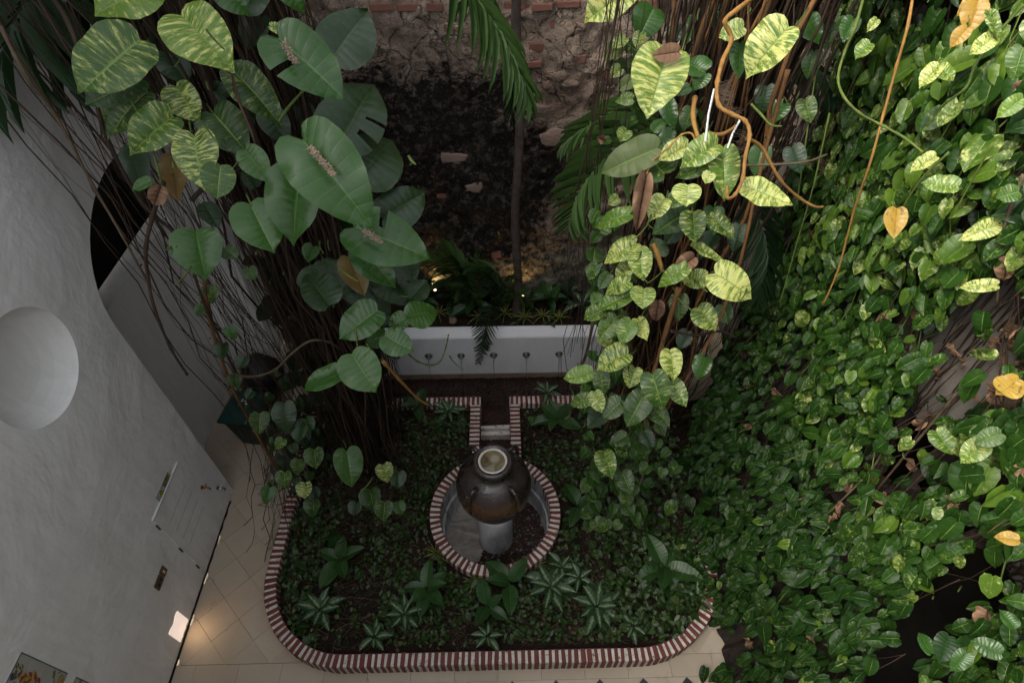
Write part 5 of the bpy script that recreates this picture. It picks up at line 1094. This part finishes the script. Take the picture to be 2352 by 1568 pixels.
# hanging fronds in front of the wall (crown is above the frame)
cr = Vector((.02, 4.9, 5.6))
frond(pt, [at(960, -160, 4.0), at(1040, -70, 3.9), at(1100, 10, 3.85), at(1150, 90, 3.85), at(1190, 170, 3.9), at(1212, 230, 4.0)], .44, 22, 'palm', .010, .55, 1.7, ang=30)
frond(pt, [at(1060, -120, 4.4), at(1130, 0, 4.4), at(1165, 110, 4.5), at(1172, 200, 4.6), at(1176, 270, 4.7)], .36, 18, 'palmd', .008, .9, 1.0, ang=16)
frond(pt, [at(1300, -160, 4.2), at(1210, -100, 4.0), at(1120, -40, 3.9), at(1060, 10, 3.9)], .30, 10, 'palm', .008, .7, 1.3, ang=30)
ph = thing('palm', 'palm fronds arching out of the root column in front of the brick wall', 'palm', (1.7, 4.6, 3.0))
frond(ph, [at(1640, 240, 4.3), at(1560, 270, 4.2), at(1470, 310, 4.2), at(1390, 370, 4.25), at(1330, 450, 4.35), at(1310, 510, 4.45)], .50, 26, 'palm', .011, .12, 1.5, ang=66)
frond(ph, [at(1660, 220, 4.5), at(1560, 225, 4.5), at(1450, 245, 4.55), at(1360, 290, 4.6), at(1300, 330, 4.7)], .42, 22, 'palm', .009, .15, 1.4, ang=60)
frond(ph, [at(1700, 120, 4.8), at(1800, 140, 4.9), at(1900, 180, 4.9), at(1960, 230, 4.9)], .5, 20, 'palmd', .009, .5, 1.4)
frond(ph, [at(1700, 420, 4.9), at(1740, 500, 4.9), at(1760, 600, 5.0), at(1740, 680, 5.1)], .45, 18, 'palmd', .009, .5, 1.4)
pk = thing('palm', 'dark palm with broad hanging fronds in the top left corner', 'palm', (-2.7, 3.2, 5.2))
frond(pk, [at(150, -150, 3.6), at(110, -60, 3.4), at(60, 30, 3.3), at(10, 140, 3.3), at(-40, 220, 3.4)], .6, 16, 'palmd', .01, .6, 2.4)
frond(pk, [at(300, -150, 3.7), at(230, -60, 3.6), at(180, 40, 3.6), at(150, 130, 3.6), at(130, 210, 3.7)], .5, 14, 'palmd', .01, .8, 2.4)
frond(pk, [at(420, -120, 4.0), at(360, -20, 4.0), at(330, 80, 4.0), at(310, 190, 4.1)], .5, 14, 'palmd', .01, .8, 2.4)
# small palms of the planter
def baby(x, y, specs, lb, mat='palm'):
    b = atZ(x, y, .72); S_ = 1.25; t_ = thing('small_palm', lb, 'palm', b)
    for (x1, y1, h1, L0, n) in specs:
        e = atY(x1, y1, 5.45+h1) if h1 < .2 else atY(x1, y1, 5.0); mid = (b+e)/2+Vector((0, 0, .22)); frond(t_, [b, b.lerp(mid, .5)+Vector((0, 0, .06)), mid, mid.lerp(e, .55)+Vector((0, 0, .05)), e], L0*S_, n, mat, .004, .15, 1.1, ang=58)
baby(1092, 705, ((975, 600, 0, .26, 22), (1020, 575, .1, .28, 22), (1000, 650, 0, .22, 20), (1105, 600, .1, .2, 16), (1045, 680, -.2, .2, 16)), 'dark feathery small palm left of the thin trunk in the planter', 'palm')
baby(1165, 705, ((1078, 618, 0, .22, 26), (1112, 615, -.1, .2, 22), (1182, 640, -.1, .16, 16), (1205, 700, -.3, .16, 14)), 'brighter feathery small palm just left of the thin trunk')
b = atZ(1140, 705, .74); t_ = thing('small_palm', 'dark palm frond drooping over the white planter edge above the spouts', 'palm', b)
frond(t_, [b, atY(1128, 725, 5.15)+Vector((0, 0, .06)), atY(1115, 752, 4.95), atY(1108, 790, 4.90), atY(1100, 830, 4.90)], .24, 26, 'palmd', .004, .1, 1.0, ang=48)
# ---------------------------------------------------------------- rosette plants
def rosette(name, c, lb, cat, n, L0, shape, mat, wid=1.0, tilt=(.1, .7), z=None, stemh=.08, a0=None, group=None):
    t_ = thing(name, lb, cat, c, group)
    mb = MB(); tube(mb, [Vector(c)-Vector((0, 0, .03)), Vector(c)+Vector((0, 0, stemh))], .007, 6); mb.build('stem', M['stem'], t_)
    a_ = R.uniform(0, 6) if a0 is None else a0
    for i in range(n):
        a = a_+2.4*i; e = tilt[0]+(tilt[1]-tilt[0])*(i/(n-1))+R.gauss(0, .08); d = Vector((math.cos(a)*math.cos(e), math.sin(a)*math.cos(e), math.sin(e)))
        L_ = L0*R.uniform(.8, 1.15)*(1-.25*i/n); B = Vector(c)+Vector((0, 0, stemh))+d*.02; n_ = (Vector((0, 0, 1))-d*d.z+Vector((R.gauss(0, .15), R.gauss(0, .15), 0))).normalized()
        link('leaf', leaf_me(shape, mat, R.randrange(4)), t_, frame(B, d, n_, L_*wid, L_, L_))
    return t_
def gp(x, y, z=.16): p = atZ(x, y, z); return Vector((p.x, p.y, soilz(p.x, p.y)))
for (x, y, n, L_, lb) in ((738, 1402, 9, .20, 'silver-green rosette at the lower left of the bed'), (1264, 1348, 11, .27, 'large silver-striped rosette below the round basin'), (1369, 1397, 11, .25, 'silver-striped rosette right of the largest one'), (930, 1412, 8, .18, 'small silver-green rosette near the front kerb left of centre'), (1030, 946, 9, .20, 'silver-green rosette left of the water channel'), (1256, 905, 7, .19, 'silver-green plant by the pool kerb right of the channel'), (1290, 1240+60, 6, .17, 'silver-green tuft under the right rim of the basin'), (1330, 1330, 6, .18, 'silver-green sprig between the two large rosettes and the kerb'), (860, 1462, 7, .15, 'small silver-green rosette close to the front left curve of the kerb'), (1120, 1462, 7, .14, 'small silver-green rosette at the middle of the front kerb'), (1452, 1440, 7, .15, 'small silver-green rosette near the front right curve of the kerb'), (1600, 1370, 6, .16, 'small silver-green rosette against the right end of the kerb')):
    rosette('silver_plant', gp(x, y), lb, 'plant', n, L_, 'lance', 'silver', 1.35, (.15, .9))
for (x, y, n, L_, lb) in ((783, 1292, 6, .30, 'broad-leaved dark plant left in the bed'), (982, 1358, 8, .28, 'broad-leaved plant below and left of the basin'), (1523, 1310, 6, .36, 'tall broad-leaved plant at the right of the bed'), (1326, 1172, 4, .27, 'two-leaved broad plant right of the basin'), (1278, 968, 6, .28, 'broad-leaved plant right of the water channel'), (1170, 1345, 4, .30, 'dark long-leaved plant touching the front of the basin'), (960, 940, 5, .22, 'broad-leaved plant beside the pool kerb on the left'), (1090+30, 1400, 4, .24, 'dark low plant near the front kerb at centre')):
    rosette('broad_leaf_plant', gp(x, y), lb, 'plant', n, L_, 'lance', 'broad', 1.7, (.05, .8), stemh=.14)
for (x, y, lb) in ((1000, 1266, 'yellow-striped spider plant at the lower left of the basin ring'), (1091, 1335, 'yellow-striped spider plant under the basin ring'), (1231, 1291, 'yellow-striped spider plant half under the basin ring at right')):
    rosette('spider_plant', gp(x, y), lb, 'plant', 18, .13, 'strap', 'spider', 1.5, (.2, 1.1), stemh=.02)
def pp_(x, y): p = atZ(x, y, .72); return p
for (x, y, lb) in ((1160, 724, 'yellow-green tuft left of the palm trunk base'), (1247, 729, 'yellow-green tuft right of the palm trunk'), (1010, 724, 'yellow-green tuft at the left of the planter'), (1205, 733, 'striped tuft at the foot of the palm trunk'), (1285, 733, 'striped tuft at the right of the planter'), (1100, 733, 'striped tuft left behind the drooping frond')):
    rosette('spider_plant', pp_(x, y), lb, 'plant', 16, .14, 'strap', 'spider', 1.8, (.2, 1.2), stemh=.02)
for (x, y, n, L_, m, lb) in ((1088, 715, 9, .34, 'broad', 'dark long-leaved plant in the middle left of the planter'), (1262, 700, 9, .30, 'broad', 'dark glossy plant right of the palm trunk'), (1335, 715, 9, .26, 'silver', 'dull silver plant at the right end of the planter'), (1210, 705, 6, .22, 'dark', 'dark brownish plant behind the palm trunk base'), (975, 705, 7, .26, 'broad', 'dark plant at the left end of the planter'), (1300, 690, 8, .28, 'dark', 'dark leafy plant beside the wall at right of the planter'), (1130, 690, 7, .24, 'dark', 'dark leafy plant between the two small palms'), (1040, 700, 7, .22, 'dark', 'dark leafy plant under the left small palm'), (1180+10, 745, 3, .1, 'green', 'little sprig hanging over the planter edge'), (1262, 745, 3, .1, 'green', 'second little sprig hanging over the planter edge')):
    rosette('planter_plant', pp_(x, y), lb, 'plant', n, L_, 'lance', m, 1.4, (-.1, 1.0), stemh=.12 if n > 3 else .02)
p = pp_(1040, 738); mb = lump(.05, .04, .04, 9, .15, 77); tag(mb.build('loose_stone', plain('tan_stone', (.28, .18, .12), .9, .2, 0, .3, 30, .6), None, Matrix.Translation(p+Vector((0, 0, .02)))), 'tan stone lying on the soil at the left of the planter', 'stone')
# ---------------------------------------------------------------- ground creeper, twigs
its = []
def ok(x, y): return inbed(x, y, -.12) and y < 4.28 and ((x-GX)**2+(y-2.89)**2 > .74**2) and not (abs(x-GX) < .33 and y > 3.3)
while len(its) < 6200:
    x, y = R.uniform(-2.3, 2.0), R.uniform(1.6, 4.3)
    if not ok(x, y): continue
    dn = mn.noise(Vector((x*1.6, y*1.6, 0)))+.5*mn.noise(Vector((x*5, y*5, 2)))+(.45 if x > .9 else 0)
    if dn < -.08 and R.random() < .8: continue
    z = soilz(x, y)+R.uniform(.01, .09)*(1+(x > 1.0)*1.5); s = R.uniform(.02, .055)*(1.25 if x > .9 else 1)*(2.0 if R.random() < .06 else 1)
    n_ = Vector((R.gauss(0, .4), R.gauss(-.15, .4), 1)).normalized(); a = R.uniform(0, 6.28)
    its.append((frame(Vector((x, y, z)), Vector((math.cos(a), math.sin(a), -.15)), n_, s, s, s), R.random(), 0 if R.random() < .8 else 1))
gc = mass('ground_creeper', None, its, 'tiny', ['ground', 'small'], 3)
for i, o in enumerate(gc): tag(o, 'low creeping leaves covering the soil of the bed' if i == 0 else 'brighter creeping leaves scattered through the ground cover', 'ground cover', None, 'stuff')
mb = MB()
for i in range(3600):
    x, y = R.uniform(-2.3, 2.0), R.uniform(1.58, 4.3)
    if not ok(x, y): continue
    a = R.uniform(0, 6.28) if R.random() < .5 else R.gauss(0, .35); ln = R.uniform(.05, .32); z = soilz(x, y)+R.uniform(.0, .035); c = Vector((x, y, z)); d = Vector((math.cos(a), math.sin(a), R.gauss(0, .08)))*ln/2
    e1, e2 = c-d, c+d
    if not ok(e1.x, e1.y) or not ok(e2.x, e2.y): continue
    w = Vector((-d.y, d.x, .02))*R.gauss(0, .3); tube(mb, [e1, c+w, e2], R.uniform(.0012, .0032), 3, R.random(), False)
for i in range(900):
    x, y = R.uniform(-2.3, 2.0), R.uniform(1.58, 4.3)
    if not ok(x, y): continue
    V, Fc, U = leaf_geo([(.1, 0), (.35, .3), (.3, .7), (0, 1)], 1, .8, .5, .1, i % 5); s_ = R.uniform(.02, .06); a = R.uniform(0, 6.28); Mx = frame(Vector((x, y, soilz(x, y)+R.uniform(.01, .04))), Vector((math.cos(a), math.sin(a), R.gauss(0, .2))), Vector((R.gauss(0, .4), R.gauss(0, .4), 1)).normalized(), s_, s_, s_)
    mb.add([Mx @ Vector(v) for v in V], Fc, None, R.random())
tag(mb.build('twigs', M['twig']), 'tangle of dry twigs and runners lying on the soil', 'twigs', None, 'stuff')
# roots trailing from the left curtain over the kerb and paving
mb = MB()
for i in range(70):
    x0, y0 = R.uniform(-2.5, -2.1), R.uniform(3.0, 4.0); pts = [Vector((x0, y0, R.uniform(.6, 1.6)))]
    a = R.uniform(2.4, 5.0); 
    for k in range(1, 7): pts.append(Vector((x0+math.cos(a)*.07*k+.03*R.gauss(0, 1), y0+math.sin(a)*.10*k+.03*R.gauss(0, 1), max(.012, pts[0].z*(1-k/4.5)))))
    tube(mb, pts, R.uniform(.0015, .0045), 4, R.random())
tag(mb.build('trailing_roots', M['root'], smooth=True), 'thin roots trailing over the kerb and paving at the left', 'roots', None, 'stuff')
# base tangle under both curtains
mb = MB()
for i in range(420):
    if i % 2: x0, y0 = R.uniform(-2.0, -.85), R.uniform(2.7, 4.1)
    else: x0, y0 = R.uniform(1.0, 2.0), R.uniform(3.0, 4.2)
    a = R.uniform(0, 6.28); ln = R.uniform(.2, .6); z = R.uniform(.12, .5)
    pts = [Vector((x0+math.cos(a)*ln*t, y0+math.sin(a)*ln*t, z+.2*math.sin(t*3+i)*R.random()+.03*R.gauss(0, 1))) for t in (0, .25, .5, .75, 1)]
    if not all(ok(q.x, q.y) for q in pts): continue
    tube(mb, pts, R.uniform(.002, .006), 4, R.random())
tag(mb.build('root_tangle', M['root'], smooth=True), 'tangle of thin roots at the foot of the hanging curtains', 'roots', None, 'stuff')
# dark filler leaves added to blacken the gaps between the left roots
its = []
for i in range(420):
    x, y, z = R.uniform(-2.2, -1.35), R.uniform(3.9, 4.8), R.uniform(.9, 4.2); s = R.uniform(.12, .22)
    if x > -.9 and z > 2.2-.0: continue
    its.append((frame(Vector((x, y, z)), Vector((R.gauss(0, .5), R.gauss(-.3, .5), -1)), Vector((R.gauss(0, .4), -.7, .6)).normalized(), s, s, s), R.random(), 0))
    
mass('filler_leaves', gv, its, 'small', ['dark'])
